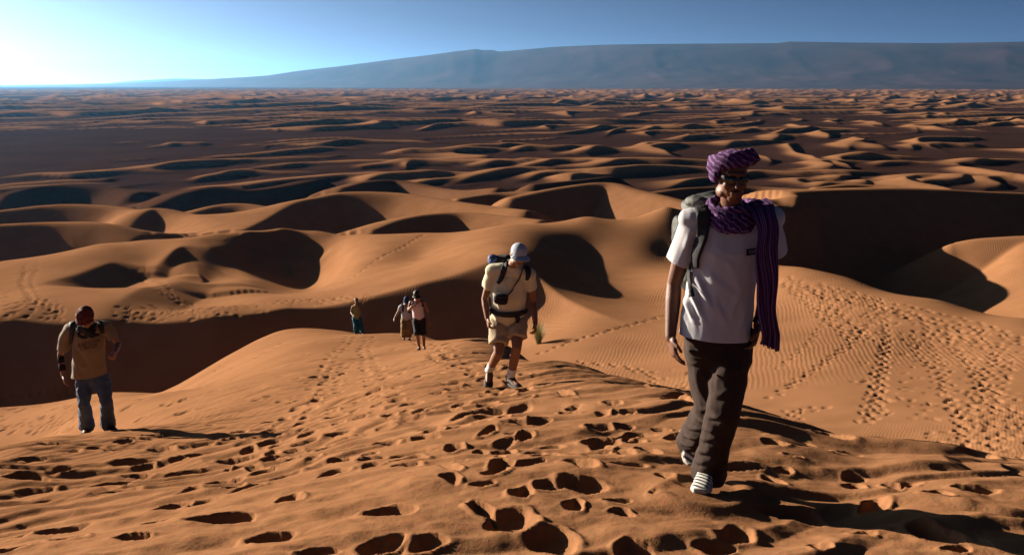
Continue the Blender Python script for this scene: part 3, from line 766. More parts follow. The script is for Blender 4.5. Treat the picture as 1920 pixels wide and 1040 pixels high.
def frame(f, up):
    f = Vector(f).normalized(); up = Vector(up); x = (-f).cross(up).normalized()   # x to the viewer's right when facing the viewer
    y = -f; z = x.cross(y).normalized(); M = Matrix((x, y, z)).transposed()
    return M
def head_prims(c, M, s=1.0, beard=False, ears=True):
    c = Vector(c)
    def w(x, y, z): return c+M@Vector((x*s, y*s, z*s))
    def b_(x, y, z, r): 
        r = (r, r, r) if isinstance(r, (int, float)) else r
        return ball(w(x, y, z), tuple(k*s for k in r), M)
    P = [b_(0, .012, .035, (.077, .096, .09)), b_(0, -.018, -.035, (.062, .074, .078)), b_(0, -.06, -.088, (.030, .026, .024)),
         b_(0, -.074, .038, (.052, .022, .012)), b_(.036, -.064, -.022, (.026, .022, .026)), b_(-.036, -.064, -.022, (.026, .022, .026)),
         b_(0, -.088, -.058, (.026, .012, .007)), b_(0, -.084, -.071, (.022, .012, .007)),
         b_(.05, -.005, -.07, (.02, .045, .03)), b_(-.05, -.005, -.07, (.02, .045, .03)),
         rtube([(w(0, -.084, .03), .009*s, .009*s), (w(0, -.103, .0), .011*s, .011*s), (w(0, -.112, -.022), .014*s, .011*s)], M@Vector((1, 0, 0)), 10),
         b_(.013, -.098, -.027, .009), b_(-.013, -.098, -.027, .009)]
    if ears:
        P += [b_(.077, .012, -.002, (.010, .022, .033)), b_(-.077, .012, -.002, (.010, .022, .033))]
    return P
def hand_prims(w, d, n, side, s=1.0, curl=.5, r=.0088, spread=.12):
    """palm and five fingers; w wrist, d towards the fingers, n palm normal, side towards the thumb"""
    d = Vector(d).normalized(); n = Vector(n); n = (n-d*n.dot(d)).normalized(); t = d.cross(n).normalized()
    if t.dot(Vector(side)) < 0: t = -t
    w = Vector(w); P = []
    M = Matrix((t, n, d)).transposed()
    P.append(rbox(w+d*.052*s, (.040*s, .014*s, .05*s), M, 3.2))
    P.append(ball(w+d*.03*s+t*.026*s+n*.006*s, (.02*s, .016*s, .03*s), M))
    L = (.072, .08, .075, .058); o = (.030, .0105, -.0105, -.029); b0 = (.088, .094, .09, .08)
    for k in range(4):
        a = w+d*b0[k]*s*.86+t*o[k]*s; ang = 0; p = a; path = [(a, r*s*1.08, r*s*1.08)]; f = [.42, .32, .26]
        for j in range(3):
            ang += curl*(.55 if j == 0 else .8)*(1+.12*k)
            dd = (d*math.cos(ang)+n*math.sin(ang)+t*spread*(1.2-.8*k)*(.6)).normalized()
            p = p+dd*L[k]*f[j]*s; path.append((p, r*s*(1-.08*(j+1)), r*s*(1-.08*(j+1))))
        P.append(rtube(path, t, 10))
    a = w+d*.03*s+t*.034*s; q = a+(d*.75+t*.6+n*.25).normalized()*.036*s; e = q+(d*.95+t*.1+n*.35).normalized()*.03*s
    P.append(rtube([(w+d*.018*s+t*.02*s, .014*s, .014*s), (a, .0125*s, .0125*s), (q, .0105*s, .0105*s), (e, .009*s, .009*s)], n, 10))
    return P
def mix(a, b_, t): return Vector(a).lerp(Vector(b_), t)
def limb(a, b_, c, r, ref=Vector((1, 0, 0))):
    """upper and lower limb with muscle taper; r radii at joint, mid, mid joint, mid, end"""
    a, b_, c = Vector(a), Vector(b_), Vector(c)
    return rtube([(a, r[0], r[0]), (mix(a, b_, .35), r[1], r[1]), (mix(a, b_, .8), (r[1]+r[2])/2*.98, (r[1]+r[2])/2*.98), (b_, r[2], r[2]), (mix(b_, c, .3), r[3], r[3]), (mix(b_, c, .7), (r[3]*.45+r[4]*.55), (r[3]*.45+r[4]*.55)), (c, r[4], r[4])], ref, 14)
def body_prims(J, s=1.0, slim=1.0):
    P = []
    nk = J['neck']; hc = (J['hipR']+J['hipL'])/2; sc = (J['shR']+J['shL'])/2
    P.append(rtube([(nk+Vector((0, 0, -.06))*s, .06*s, .06*s), (nk, .052*s, .055*s), (mix(nk, J['head'], .55), .05*s, .054*s)]))
    hw = (J['shL']-J['shR']).length/2
    ax = (J['shL']-J['shR']).normalized()
    P.append(rtube([(mix(sc, hc, -.02), hw*.75, .07*s), (mix(sc, hc, .25), hw*.82*slim, .095*s*slim), (mix(sc, hc, .6), hw*.72*slim, .09*s*slim), (hc, hw*.74*slim, .1*s*slim)], ax, 18))
    P.append(rtube([(J['shR'], .05*s, .05*s), (nk+Vector((0, .01, -.02))*s, .045*s, .045*s), (J['shL'], .05*s, .05*s)], Vector((0, 1, 0))))
    for k in 'RL':
        P.append(limb(J['sh'+k], J['el'+k], J['wr'+k], [x*s for x in (.052, .047, .038, .040, .027)]))
        P.append(limb(J['hip'+k], J['kn'+k], J['an'+k], [x*s for x in (.082, .078, .055, .056, .036)]))
        P.append(rtube([(J['an'+k], .036*s, .036*s), (mix(J['an'+k], J['to'+k], .45)+Vector((0, 0, .012)), .034*s, .026*s), (mix(J['an'+k], J['to'+k], .8)+Vector((0, 0, .03)), .028*s, .016*s)]))
    return P
def wrinkle(amp, sx, sz, seed, sharp=1.0, tilt=0.0):
    """cloth unevenness, stretched along the body"""
    def f(co, no):
        x, y, z = co[:, 0]+tilt*co[:, 2], co[:, 1], co[:, 2]
        a = vnoise3(x/sx, y/sx, z/sz, seed); b_ = vnoise3(x/sx*2.1, y/sx*2.1, z/sz*2.3, seed+1)
        w = 1-2*np.abs(a)*1.6
        return amp*(sharp*(w-.5)+.6*b_)
    return f
def shoe(fig, ankle, toe, up, mat, sole_mat, parent=None, s=1.0, name='shoe', heel_back=.07, high=.0):
    """shoe along the line ankle to toe; the sole is a part of it"""
    ankle, toe, up = Vector(ankle), Vector(toe), Vector(up).normalized()
    d = toe-ankle; d = (d-up*d.dot(up)); L = d.length; d.normalize(); x = d.cross(up).normalized()
    drop = (ankle-toe).dot(up)
    g0 = ankle-up*drop                                # under the ankle, at sole height
    def p(a, h): return g0+d*a+up*h
    h0 = .085*s+high
    prof = [(-heel_back*.98*s, .045, .02, .032), (-heel_back*.8*s, .05, .034, .055+high*.6), (-.02*s, .052, .038, .07+high), (.03*s, .05, .04, .066+high*.6), (.08*s, .04, .042, .05), (L*.72, .03, .046, .037), (L*.92, .024, .043, .028), (L+.012*s, .02, .026, .016)]
    V = []; F = []; n = 14
    for (a, zc, w, h) in prof:
        for k in range(n):
            t = 2*math.pi*k/n; c, sn = math.cos(t), math.sin(t)
            V.append(p(a, 0)+x*(math.copysign(abs(c)**.8, c)*w*s)+up*((.016+h*(.5+.5*math.copysign(abs(sn)**.85, sn)))*s*1.0))
    for i in range(len(prof)-1):
        for k in range(n): F.append((i*n+k, i*n+(k+1) % n, (i+1)*n+(k+1) % n, (i+1)*n+k))
    F.append(tuple(range(n))[::-1]); F.append(tuple((len(prof)-1)*n+k for k in range(n)))
    o = fig.raw(name, V, F, mat, parent); sb = o.modifiers.new('s', 'SUBSURF'); sb.levels = 1; sb.render_levels = 2
    out = [(-heel_back*1.04*s, .02), (-heel_back*.8*s, .036), (0, .041), (L*.35, .04), (L*.7, .05), (L*.9, .047), (L+.02*s, .028)]
    V = []; F = []
    for (a, w) in out:
        rise = .012*max(0, (a-L*.75)/(L*.3))
        for (sx, hh) in ((-1, -.006), (-1, .022), (1, .022), (1, -.006)): V.append(p(a, 0)+x*(sx*w*s*1.06)+up*((hh+rise)*s))
    for i in range(len(out)-1):
        for k in range(4): F.append((i*4+k, i*4+(k+1) % 4, (i+1)*4+(k+1) % 4, (i+1)*4+k))
    F.append((3, 2, 1, 0)); F.append(tuple((len(out)-1)*4+k for k in range(4)))
    so = fig.raw('sole', V, F, sole_mat, o)
    bv = so.modifiers.new('b', 'BEVEL'); bv.width = .006; bv.segments = 2
    return o
# ------------------------------------------------------------------ materials of clothes and gear
M_ = {}
def mats():
    M_['skin_tan'] = plain_mat('skin_tan', (0.109, 0.039, 0.018), .55, .10, 14, .15, 160, spec=.4)
    M_['skin_light'] = plain_mat('skin_light', (0.185, 0.079, 0.041), .55, .10, 14, .15, 160, spec=.4)
    M_['white_cotton'] = plain_mat('white_cotton', (.38, .375, .40), .9, .03, 6, .25, 700)
    M_['cream_cotton'] = plain_mat('cream_cotton', (.47, .43, .30), .9, .04, 6, .25, 600)
    M_['beige_cotton'] = plain_mat('beige_cotton', (.15, .108, .07), .9, .05, 6, .25, 600)
    M_['brown_canvas'] = plain_mat('brown_canvas', (.024, .0105, .006), .9, .15, 9, .4, 500)
    M_['khaki_canvas'] = plain_mat('khaki_canvas', (.33, .26, .17), .9, .06, 9, .4, 500)
    M_['denim'] = plain_mat('denim', (.05, .075, .13), .9, .28, 7, .4, 600)
    M_['black_web'] = plain_mat('black_webbing', (0.009, 0.009, 0.011), .7, .2, 60, .3, 500)
    M_['black_cloth'] = plain_mat('black_cloth', (0.011, 0.010, 0.013), .9, .2, 40, .3, 400)
    M_['grey_nylon'] = plain_mat('grey_nylon', (.06, .06, .056), .6, .08, 20, .3, 500)
    M_['green_nylon'] = plain_mat('green_grey_nylon', (.022, .025, .02), .6, .08, 20, .3, 500)
    M_['blue_nylon'] = plain_mat('blue_nylon', (0.016, 0.030, 0.120), .6, .08, 20, .3, 500)
    M_['lens'] = plain_mat('dark_lens', (0.006, 0.005, 0.005), .08, .02, 5, spec=.7)
    M_['white_print'] = plain_mat('pale_print', (0.245, 0.245, 0.256), .9, .02, 5)
    M_['black_print'] = plain_mat('black_print', (0.015, 0.013, 0.015), .9, .05, 5)
    M_['dark_print'] = plain_mat('faded_dark_print', (0.058, 0.039, 0.027), .9, .3, 90)
    M_['white_rubber'] = plain_mat('white_rubber', (0.338, 0.326, 0.294), .7, .06, 20)
    M_['dark_rubber'] = plain_mat('dark_rubber', (0.023, 0.020, 0.017), .8, .1, 20)
    M_['brown_leather'] = plain_mat('brown_leather', (.04, .022, .013), .7, .2, 40, .4, 200)
    M_['white_sock'] = plain_mat('white_sock', (.6, .6, .58), .95, .04, 30, .5, 300)
    M_['cap_grey'] = plain_mat('grey_blue_cap', (.32, .35, .40), .9, .05, 10, .3, 500)
    M_['red_cloth'] = plain_mat('dark_red_cloth', (0.079, 0.013, 0.009), .9, .25, 25, .4, 300)
    M_['hair'] = plain_mat('dark_hair', (0.009, 0.007, 0.006), .6, .2, 80, .5, 200)
    M_['grey_hair'] = plain_mat('grey_hair', (0.109, 0.093, 0.070), .7, .2, 80, .5, 200)
    M_['ink'] = plain_mat('tattoo_ink', (.02, .016, .016), 1.0, .4, 60, spec=.02)
    M_['pink_cotton'] = plain_mat('pink_white_cotton', (0.461, 0.371, 0.384), .9, .05, 8)
    M_['tan_cotton'] = plain_mat('tan_cotton', (0.196, 0.120, 0.054), .9, .08, 8)
    M_['teal_cotton'] = plain_mat('teal_cotton', (.008, .075, .115), .9, .2, 5)
    M_['yellow_cotton'] = plain_mat('yellow_green_cotton', (0.229, 0.206, 0.066), .9, .1, 6)
    M_['cap_blue'] = plain_mat('blue_cap', (0.016, 0.033, 0.087), .9, .1, 8)
    M_['steel'] = plain_mat('watch_steel', (0.163, 0.163, 0.163), .3, .05, 20, metallic=1.0)
    # purple cloth with thin lilac stripes
    for nm, mode in (('stripe_along', 'attr'), ('stripe_wrap', 'wave')):
        m, nt, b_ = new_mat(nm); L = nt.links.new
        tc = N(nt, 'ShaderNodeTexCoord'); wv = N(nt, 'ShaderNodeTexWave', wave_type='BANDS', bands_direction='X', wave_profile='SIN')
        wv.inputs['Distortion'].default_value = 2.2; wv.inputs['Detail'].default_value = 3; wv.inputs['Detail Scale'].default_value = 2.0
        if mode == 'attr':
            at_ = N(nt, 'ShaderNodeAttribute', attribute_name='across'); cb = N(nt, 'ShaderNodeCombineXYZ'); at2 = N(nt, 'ShaderNodeAttribute', attribute_name='along')
            mm = N(nt, 'ShaderNodeMath', operation='MULTIPLY'); mm.inputs[1].default_value = .12; L(at2.outputs['Fac'], mm.inputs[0])
            L(at_.outputs['Fac'], cb.inputs[0]); L(mm.outputs[0], cb.inputs[1]); L(cb.outputs[0], wv.inputs['Vector']); wv.inputs['Scale'].default_value = 2.2; wv.inputs['Distortion'].default_value = 1.2
        else:
            mp = N(nt, 'ShaderNodeMapping'); mp.inputs['Rotation'].default_value = (.3, .9, .4); L(tc.outputs['Object'], mp.inputs[0]); L(mp.outputs[0], wv.inputs['Vector']); wv.inputs['Scale'].default_value = 13; wv.inputs['Distortion'].default_value = 7.0; wv.inputs['Detail Scale'].default_value = 1.6
        cr = N(nt, 'ShaderNodeValToRGB'); e = cr.color_ramp.elements
        e[0].position = .0; e[0].color = (.030, .005, .036, 1); e[1].position = .6; e[1].color = (.045, .009, .062, 1)
        x = e.new(.86); x.color = (.075, .03, .11, 1); x = e.new(.965); x.color = (.13, .075, .17, 1)
        L(wv.outputs['Fac'], cr.inputs[0]); L(cr.outputs[0], b_.inputs['Base Color']); b_.inputs['Roughness'].default_value = .85; b_.inputs['Specular IOR Level'].default_value = .2
        nz = N(nt, 'ShaderNodeTexNoise'); nz.inputs['Scale'].default_value = 90; L(tc.outputs['Object'], nz.inputs[0])
        bp = N(nt, 'ShaderNodeBump'); bp.inputs['Strength'].default_value = .4; bp.inputs['Distance'].default_value = .004; L(nz.outputs[0], bp.inputs['Height']); L(bp.outputs[0], b_.inputs['Normal'])
        M_[nm] = m
    # white shoe leather with dark bands
    m, nt, b_ = new_mat('banded_shoe'); L = nt.links.new
    tc = N(nt, 'ShaderNodeTexCoord'); wv = N(nt, 'ShaderNodeTexWave', wave_type='BANDS', bands_direction='DIAGONAL'); wv.inputs['Scale'].default_value = 15; wv.inputs['Distortion'].default_value = 1.5
    L(tc.outputs['Object'], wv.inputs['Vector']); cr = N(nt, 'ShaderNodeValToRGB'); e = cr.color_ramp.elements
    e[0].position = .52; e[0].color = (.6, .58, .52, 1); e[1].position = .62; e[1].color = (.03, .03, .035, 1)
    L(wv.outputs['Fac'], cr.inputs[0]); L(cr.outputs[0], b_.inputs['Base Color']); b_.inputs['Roughness'].default_value = .6; M_['banded_shoe'] = m
mats()
def joints(d): return {k: at(*v) for k, v in d.items()}
def lens_(fig, J):
    for a, b_ in (('shR','elR'),('elR','wrR'),('shL','elL'),('elL','wrL'),('hipR','knR'),('knR','anR'),('hipL','knL'),('knL','anL')):
        print(fig, a, b_, round((J[a]-J[b_]).length, 3))
def yoke(J, r):
    n = J['neck']
    return rtube([(J['shR']+Vector((-.005, 0, .0)), r, r), (mix(J['shR'], n, .5)+Vector((0, 0, -.012)), r, r), (n+Vector((0, .012, -.045)), r, r), (mix(J['shL'], n, .5)+Vector((0, 0, -.012)), r, r), (J['shL']+Vector((.005, 0, .0)), r, r)], Vector((0, 1, 0)), 16)
def creases(segs, base=None):
    """folds: list of (from, to, width, height) in world points, felt on the side that faces the viewer"""
    def f(co, no):
        out = np.zeros(len(co)); face = np.clip(-no[:, 1]*1.5+.3, 0, 1)
        for (a, b_, w, h) in segs:
            ax, az = a.x, a.z; ex, ez = b_.x-ax, b_.z-az; L2 = ex*ex+ez*ez
            t = np.clip(((co[:, 0]-ax)*ex+(co[:, 2]-az)*ez)/L2, 0, 1)
            d = np.hypot(co[:, 0]-ax-t*ex, co[:, 2]-az-t*ez)
            out += h*np.exp(-(d/w)**2)*np.sin(np.pi*np.clip(t, .06, .94))*face
        return out+(base(co, no) if base else 0)
    return f

# ------------------------------------------------------------------ the man in front
def front_man():
    J = joints(dict(head=(1371,333,4.27), neck=(1371,400,4.36), shR=(1297,412,4.40), shL=(1446,410,4.37), elR=(1264,533,4.47), elL=(1443,528,4.46),
                    wrR=(1257,632,4.38), wrL=(1422,612,4.36), hipR=(1315,612,4.44), hipL=(1377,612,4.42), knR=(1331,768,4.44), knL=(1357,768,4.28),
                    anR=(1292,832,4.74), anL=(1325,893,4.44), toR=(1297,864,4.66), toL=(1312,926,4.20)))
    lens_('front', J)
    base = at(1318, 928, 4.33)
    g = Fig('person', base, 'man in white t-shirt, purple headscarf and dark sunglasses striding up the dune in front', 'person')
    hm = frame((.10, -1, -.16), (.03, 0, 1))
    P = body_prims(J, 1.0)+head_prims(J['head'], hm, .93)
    P += hand_prims(J['wrR'], at(1268,680,4.33)-J['wrR'], Vector((1, .1, 0)), Vector((0, -1, 0)), 1.0, .38)
    P += hand_prims(J['wrL'], at(1408,668,4.30)-J['wrL'], Vector((-1, .2, 0)), Vector((0, -1, 0)), 1.0, .5)
    body = g.sculpt('body', P, .0055, M_['skin_tan'], smooth=2)
    # t-shirt
    def T(u, v, Y, rx, ry): return (at(u, v, Y), rx, ry)
    tor = [T(1369,396,4.40,.075,.07), T(1370,408,4.40,.165,.085), T(1369,428,4.40,.195,.115), T(1363,470,4.39,.185,.13), T(1356,515,4.39,.170,.128), T(1349,560,4.39,.172,.125), T(1343,600,4.39,.178,.13), T(1341,632,4.39,.184,.135), T(1340,665,4.39,.186,.135)]
    sR = tube([(at(1322,404,4.40), .05, .05), (at(1313,410,4.40), .06, .065), (at(1299,424,4.41), .070, .08), (at(1286,460,4.435), .070, .086), (at(1275,490,4.45), .072, .092)])
    sL = tube([(at(1422,404,4.38), .05, .05), (at(1430,410,4.38), .06, .065), (at(1440,424,4.38), .068, .08), (at(1448,450,4.41), .066, .086), (at(1452,470,4.43), .064, .09)])
    neck_ = [rtube([(at(1370,410,4.39), .08, .075), (at(1371,398,4.37), .068, .07)])]
    Yf = 4.27
    segs = []
    for (a, b_, w, h) in [((1290,520),(1318,600),.012,.016),((1283,548),(1302,606),.010,.014),((1300,505),(1340,590),.014,.010),((1279,572),(1288,612),.009,.012),
                          ((1310,500),(1390,560),.022,.008),((1402,520),(1360,610),.02,.009),((1408,560),(1385,620),.016,.010),((1300,440),(1290,480),.015,.010),((1322,470),(1380,500),.02,.006),
                          ((1330,545),(1365,615),.018,.008),((1345,440),(1350,520),.03,.006)]:
        segs.append((at(a[0], a[1], Yf), at(b_[0], b_[1], Yf), w, h)); 
        segs.append((at(a[0]+9, a[1]+1, Yf), at(b_[0]+9, b_[1]+1, Yf), w*.9, -h*.7))
    hem_n = (at(1345,640,4.3)-at(1345,600,4.3)).normalized()
    cuts = [(at(1340,629,4.39), (-.06, 0, -1), at(1340,645,4.39), .34)]
    shirt = g.sculpt('t_shirt', [rtube(tor, n=24), sR, sL, yoke(J, .062)]+neck_, .0075, M_['white_cotton'], smooth=3, disp=creases(segs, wrinkle(.006, .10, .22, 3, tilt=.35)), cuts=cuts, solid=.004)
    # trousers
    pel = rtube([(at(1342,592,4.42), .15, .12), (at(1342,620,4.42), .165, .13), (at(1343,655,4.42), .165, .13)], n=20)
    lL = tube([(J['hipL'], .10, .11), (mix(J['hipL'], J['knL'], .4), .105, .11), (mix(J['hipL'], J['knL'], .85), .088, .095), (J['knL'], .085, .09), (mix(J['knL'], J['anL'], .35), .08, .085), (mix(J['knL'], J['anL'], .75), .082, .088), (mix(J['knL'], J['anL'], 1.02)+Vector((.015, .02, 0)), .098, .10), (mix(J['knL'], J['anL'], 1.15)+Vector((.015, .02, 0)), .098, .10)])
    lR = tube([(J['hipR'], .10, .11), (mix(J['hipR'], J['knR'], .4), .098, .11), (mix(J['hipR'], J['knR'], .85), .085, .095), (J['knR'], .08, .09), (mix(J['knR'], J['anR'], .35), .08, .09), (mix(J['knR'], J['anR'], .8), .075, .085), (mix(J['knR'], J['anR'], 1.0), .078, .085), (mix(J['knR'], J['anR'], 1.12), .078, .085)])
    dL = (J['anL']-J['knL']).normalized(); dR = (J['anR']-J['knR']).normalized()
    cuts = [(mix(J['knL'], J['anL'], 1.0), dL, mix(J['knL'], J['anL'], 1.12), .15), (mix(J['knR'], J['anR'], .95), dR, mix(J['knR'], J['anR'], 1.08), .14)]
    sg2 = []
    for (a, b_, w, h) in [((1276,615),(1306,632),.010,.012),((1282,640),(1316,652),.010,.013),((1290,664),(1320,672),.010,.012),((1298,690),(1322,690),.01,.010),((1316,780),(1352,772),.012,.014),((1312,800),(1345,812),.012,.014),
                          ((1300,835),(1340,822),.012,.014),((1296,862),(1335,850),.012,.016),((1298,884),(1332,872),.010,.014),((1330,740),(1370,725),.014,.010),((1350,845),(1362,870),.012,.010),((1345,700),(1390,690),.02,.008)]:
        sg2.append((at(a[0], a[1], 4.3), at(b_[0], b_[1]-9, 4.3), w, h*.6)); sg2.append((at(a[0], a[1]+8, 4.3), at(b_[0], b_[1]-1, 4.3), w, -h*.5))
    tr = g.sculpt('trousers', [pel, lL, lR], .0075, M_['brown_canvas'], smooth=4, disp=creases(sg2, wrinkle(.008, .09, .14, 7, tilt=.8)), cuts=cuts, solid=.004)
    pk = g.raw('pocket_edge', [at(1285,606,4.285), at(1289,606,4.28), at(1300,640,4.27), at(1296,641,4.275)], [(0, 1, 2, 3)], M_['brown_canvas'], tr) if 0 else None
    shoe(g, J['anL'], J['toL'], (0, .1, 1), M_['banded_shoe'], M_['white_rubber'], name='shoe')
    shoe(g, at(1291,828,4.76), at(1299,866,4.66), (-.25, -.75, .62), M_['banded_shoe'], M_['white_rubber'], name='shoe')
    # headscarf
    ht = hm@Matrix.Rotation(-.30, 3, 'X')@Matrix.Rotation(-.10, 3, 'Y')
    c = J['head']+hm@Vector((0, .022, .062))
    def hw(x, y, z): return c+ht@Vector((x, y, z))
    HP = [ball(hw(.0, .008, .006), (.094, .108, .060), ht, 20, 14)]
    def roll(a0, a1, rx, ry, z0, z1, rad, flat, n=14, dz=0):
        path = []
        for i in range(n+1):
            t = i/n; a = a0+(a1-a0)*t
            path.append((hw(rx*math.cos(a), ry*math.sin(a), z0+(z1-z0)*t+dz*math.sin(math.pi*t)), rad*flat, rad))
        return rtube(path, hm@Vector((0, 0, 1)), 12)
    HP += [roll(-3.5, .45, .088, .104, -.022, .03, .019, 1.35), roll(-3.3, .3, .092, .108, .0, .046, .018, 1.3, dz=.008), roll(-2.9, .6, .082, .097, .02, .036, .022, 1.1),
           roll(2.4, 6.6, .094, .106, -.005, .01, .021, 1.4), roll(2.3, 6.2, .086, .098, .024, .026, .022, 1.2), roll(-.9, 1.6, .10, .094, .02, .016, .024, 1.2),
           ball(hw(-.086, .0, -.038), (.024, .048, .045), ht), ball(hw(.092, -.025, .012), (.036, .056, .026), ht)]
    def hd(co, no):
        q = (co-np.array(c))@np.array(ht)
        ph = q[:, 2]*1.0+q[:, 0]*.55
        return .0022*np.sin(ph*200+3*vnoise3(q[:, 0]*8, q[:, 1]*8, q[:, 2]*8, 4)*5)+.003*vnoise3(q[:, 0]*20, q[:, 1]*20, q[:, 2]*24, 8)
    g.sculpt('headscarf', HP, .005, M_['stripe_wrap'], smooth=5, disp=hd)
    # hair over the lip and chin
    h0 = J['head']
    def fw(x, y, z): return h0+hm@(Vector((x, y, z))*.93)
    g.sculpt('moustache', [rtube([(fw(-.024, -.082, -.052), .003, .003), (fw(-.01, -.093, -.046), .0045, .004), (fw(.01, -.093, -.046), .0045, .004), (fw(.024, -.082, -.052), .003, .003)], Vector((0, 0, 1)), 8)], .003, M_['hair'], smooth=1)
    # sunglasses: two lenses on a frame with temples
    sg = g.sculpt('sunglasses', [rtube([(fw(-.075, -.03, .018), .006, .004), (fw(-.064, -.076, .02), .010, .004), (fw(-.02, -.098, .016), .006, .004), (fw(.02, -.098, .016), .006, .004), (fw(.064, -.076, .02), .010, .004), (fw(.075, -.03, .018), .006, .004)], Vector((0, 0, 1)), 8),
                                 rtube([(fw(.075, -.03, .018), .006, .004), (fw(.079, .03, .012), .005, .003)], Vector((0, 0, 1)), 8), rtube([(fw(-.075, -.03, .018), .006, .004), (fw(-.079, .03, .012), .005, .003)], Vector((0, 0, 1)), 8)], .0035, M_['black_web'], smooth=1)
    for sx in (-1, 1):
        rm = hm@Matrix.Rotation(sx*.42, 3, 'Z')
        g.sculpt('lens', [ball(fw(sx*.035, -.088, .008), (.033, .010, .020), rm, 18, 12)], .0035, M_['lens'], sg, smooth=1)
    # scarf: two turns about the neck and one long end over the shoulder
    SP = []
    nc = at(1369,404,4.37)
    for (k, rx, ry, zz, rad, dip) in [(0, .098, .095, .012, .026, .012), (1, .106, .103, -.012, .026, .028), (2, .092, .09, .028, .020, .0), (3, .110, .107, -.022, .020, .042)]:
        path = []
        for i in range(25):
            a = 2*math.pi*i/24+k; fr_ = max(0, -math.sin(a))
            path.append((nc+Vector((rx*math.cos(a), ry*math.sin(a)-.01*fr_, zz+.03*(1-fr_)-dip*fr_**1.5+.014*math.cos(a*2+k*1.3))), rad*(1+.2*math.sin(3*a+k)), rad*.8))
        SP.append(tube(path, Vector((0, 0, 1)), 10))
    SP.append(rtube([(at(1414,384,4.34), .04, .03), (at(1432,394,4.30), .05, .025), (at(1440,412,4.27), .045, .022)], Vector((1, 0, 0)), 12))
    def sd(co, no):
        q = co-np.array(nc); a = np.arctan2(q[:, 1], q[:, 0])
        return .0022*np.sin(q[:, 2]*200+a*7+4*vnoise3(q[:, 0]*12, q[:, 1]*12, q[:, 2]*12, 5)*5)+.004*vnoise3(q[:, 0]*35, q[:, 1]*35, q[:, 2]*35, 6)
    scarf = g.sculpt('scarf', SP, .005, M_['stripe_wrap'], smooth=4, disp=sd)
    # the hanging end
    ctr = [(1416,380,4.325,.05),(1431,391,4.262,.053),(1438,412,4.215,.053),(1439,440,4.192,.051),(1438,480,4.185,.047),(1439,530,4.195,.044),(1441,580,4.215,.045),(1444,625,4.235,.048),(1445,646,4.245,.048)]
    Cn = catmull([tuple(at(u, v, Y))+() for u, v, Y, w in ctr], 9); Wn = np.interp(np.linspace(0, 1, len(Cn)), np.linspace(0, 1, len(ctr)), [c_[3] for c_ in ctr])
    V = []; F = []; AC = []; AL = []; m = 33
    for i in range(len(Cn)):
        al = i/(len(Cn)-1)
        for k in range(m):
            t = k/(m-1)*2-1
            pl = .010*math.sin(t*9.5+1.1*math.sin(al*4)) + .005*math.sin(t*21+al*6) + .004*math.sin(al*16+t*3)
            wv = .006*math.sin(al*11+t*2.0)+.004*math.sin(al*23)
            z = Cn[i][2]
            if i == len(Cn)-1: z += -.02*(.5+.5*math.sin(k*2.3))-.02*t
            V.append(Vector((Cn[i][0]+t*Wn[i]+wv, Cn[i][1]+pl*(.4+.6*al)+.02*abs(t)**2*(1-al), z+(.02*t*(1-al)))))
            AC.append(t); AL.append(al*8)
    for i in range(len(Cn)-1):
        for k in range(m-1): F.append((i*m+k, i*m+k+1, (i+1)*m+k+1, (i+1)*m+k))
    dr = g.raw('scarf_end', V, F, M_['stripe_along'], scarf)
    for nm, dat in (('across', AC), ('along', AL)):
        a_ = dr.data.attributes.new(nm, 'FLOAT', 'POINT'); a_.data.foreach_set('value', dat)
    so = dr.modifiers.new('c', 'SOLIDIFY'); so.thickness = .007; so.offset = 0
    # watch
    wd = (J['wrL']-J['elL']).normalized(); wc = J['wrL']-wd*.03
    w = g.raw('watch', *tube([(wc-wd*.012, .032, .032), (wc-wd*.011, .034, .034), (wc+wd*.011, .033, .033), (wc+wd*.012, .031, .031)]), M_['black_web'])
    g.raw('watch_face', *tube([(wc+Vector((-.01, -.030, .004)), .017, .017), (wc+Vector((-.012, -.040, .006)), .016, .016)], Vector((0, 0, 1))), M_['steel'], w)
    # print on the chest
    bv = bvh_of([shirt])
    V = []; F = []; nx, ny = 8, 4
    for j in range(ny+1):
        for i in range(nx+1):
            V.append(lay(bv, 1399+i/nx*30, 467.5+j/ny*12-i/nx*4.5, .003, 4.4))
    for j in range(ny):
        for i in range(nx): F.append((j*(nx+1)+i, j*(nx+1)+i+1, (j+1)*(nx+1)+i+1, (j+1)*(nx+1)+i))
    pa = g.raw('chest_print', V, F, M_['black_print'], shirt)
    lettering(g, 'lettering', 'ESPRIT', (1415.5, 471.3), (.989, -.148), (0, -1), 8.4, bv, M_['white_print'], pa, .006, 4.4)
    # backpack
    b = Fig('backpack', at(1338,560,4.60), 'grey backpack with black straps on the back of the man in front', 'backpack')
    bp = b.sculpt('pack', [rbox(at(1334,470,4.63), (.165, .10, .25), None, 3.5), rbox(at(1334,515,4.72), (.13, .07, .13), None, 3)], .009, M_['green_nylon'], smooth=3, disp=wrinkle(.010, .09, .09, 12))
    b.sculpt('top_lid', [rbox(at(1324,386,4.60), (.12, .10, .045), Matrix.Rotation(.25, 3, 'X')@Matrix.Rotation(-.22, 3, 'Y'), 3.0), ball(at(1308,380,4.57), (.06, .06, .036))], .007, M_['grey_nylon'], smooth=3, disp=wrinkle(.012, .06, .05, 14))
    b.sculpt('side_pocket', [rbox(at(1272,440,4.62), (.03, .07, .10), None, 3)], .008, M_['green_nylon'], smooth=2, disp=wrinkle(.006, .05, .05, 15))
    bv = bvh_of([shirt])
    st = strap(b, 'shoulder_strap', [(1314,388,24),(1319,410,25),(1317,440,22),(1310,465,18),(1305,485,14),(1306,502,10)], bv, M_['black_web'], off=.010, thick=.012, nacross=4)
    strap(b, 'strap_end', [(1296,492,6),(1294,510,6),(1295,535,7),(1298,556,8)], bv, M_['black_web'], st, off=.012, thick=.003)
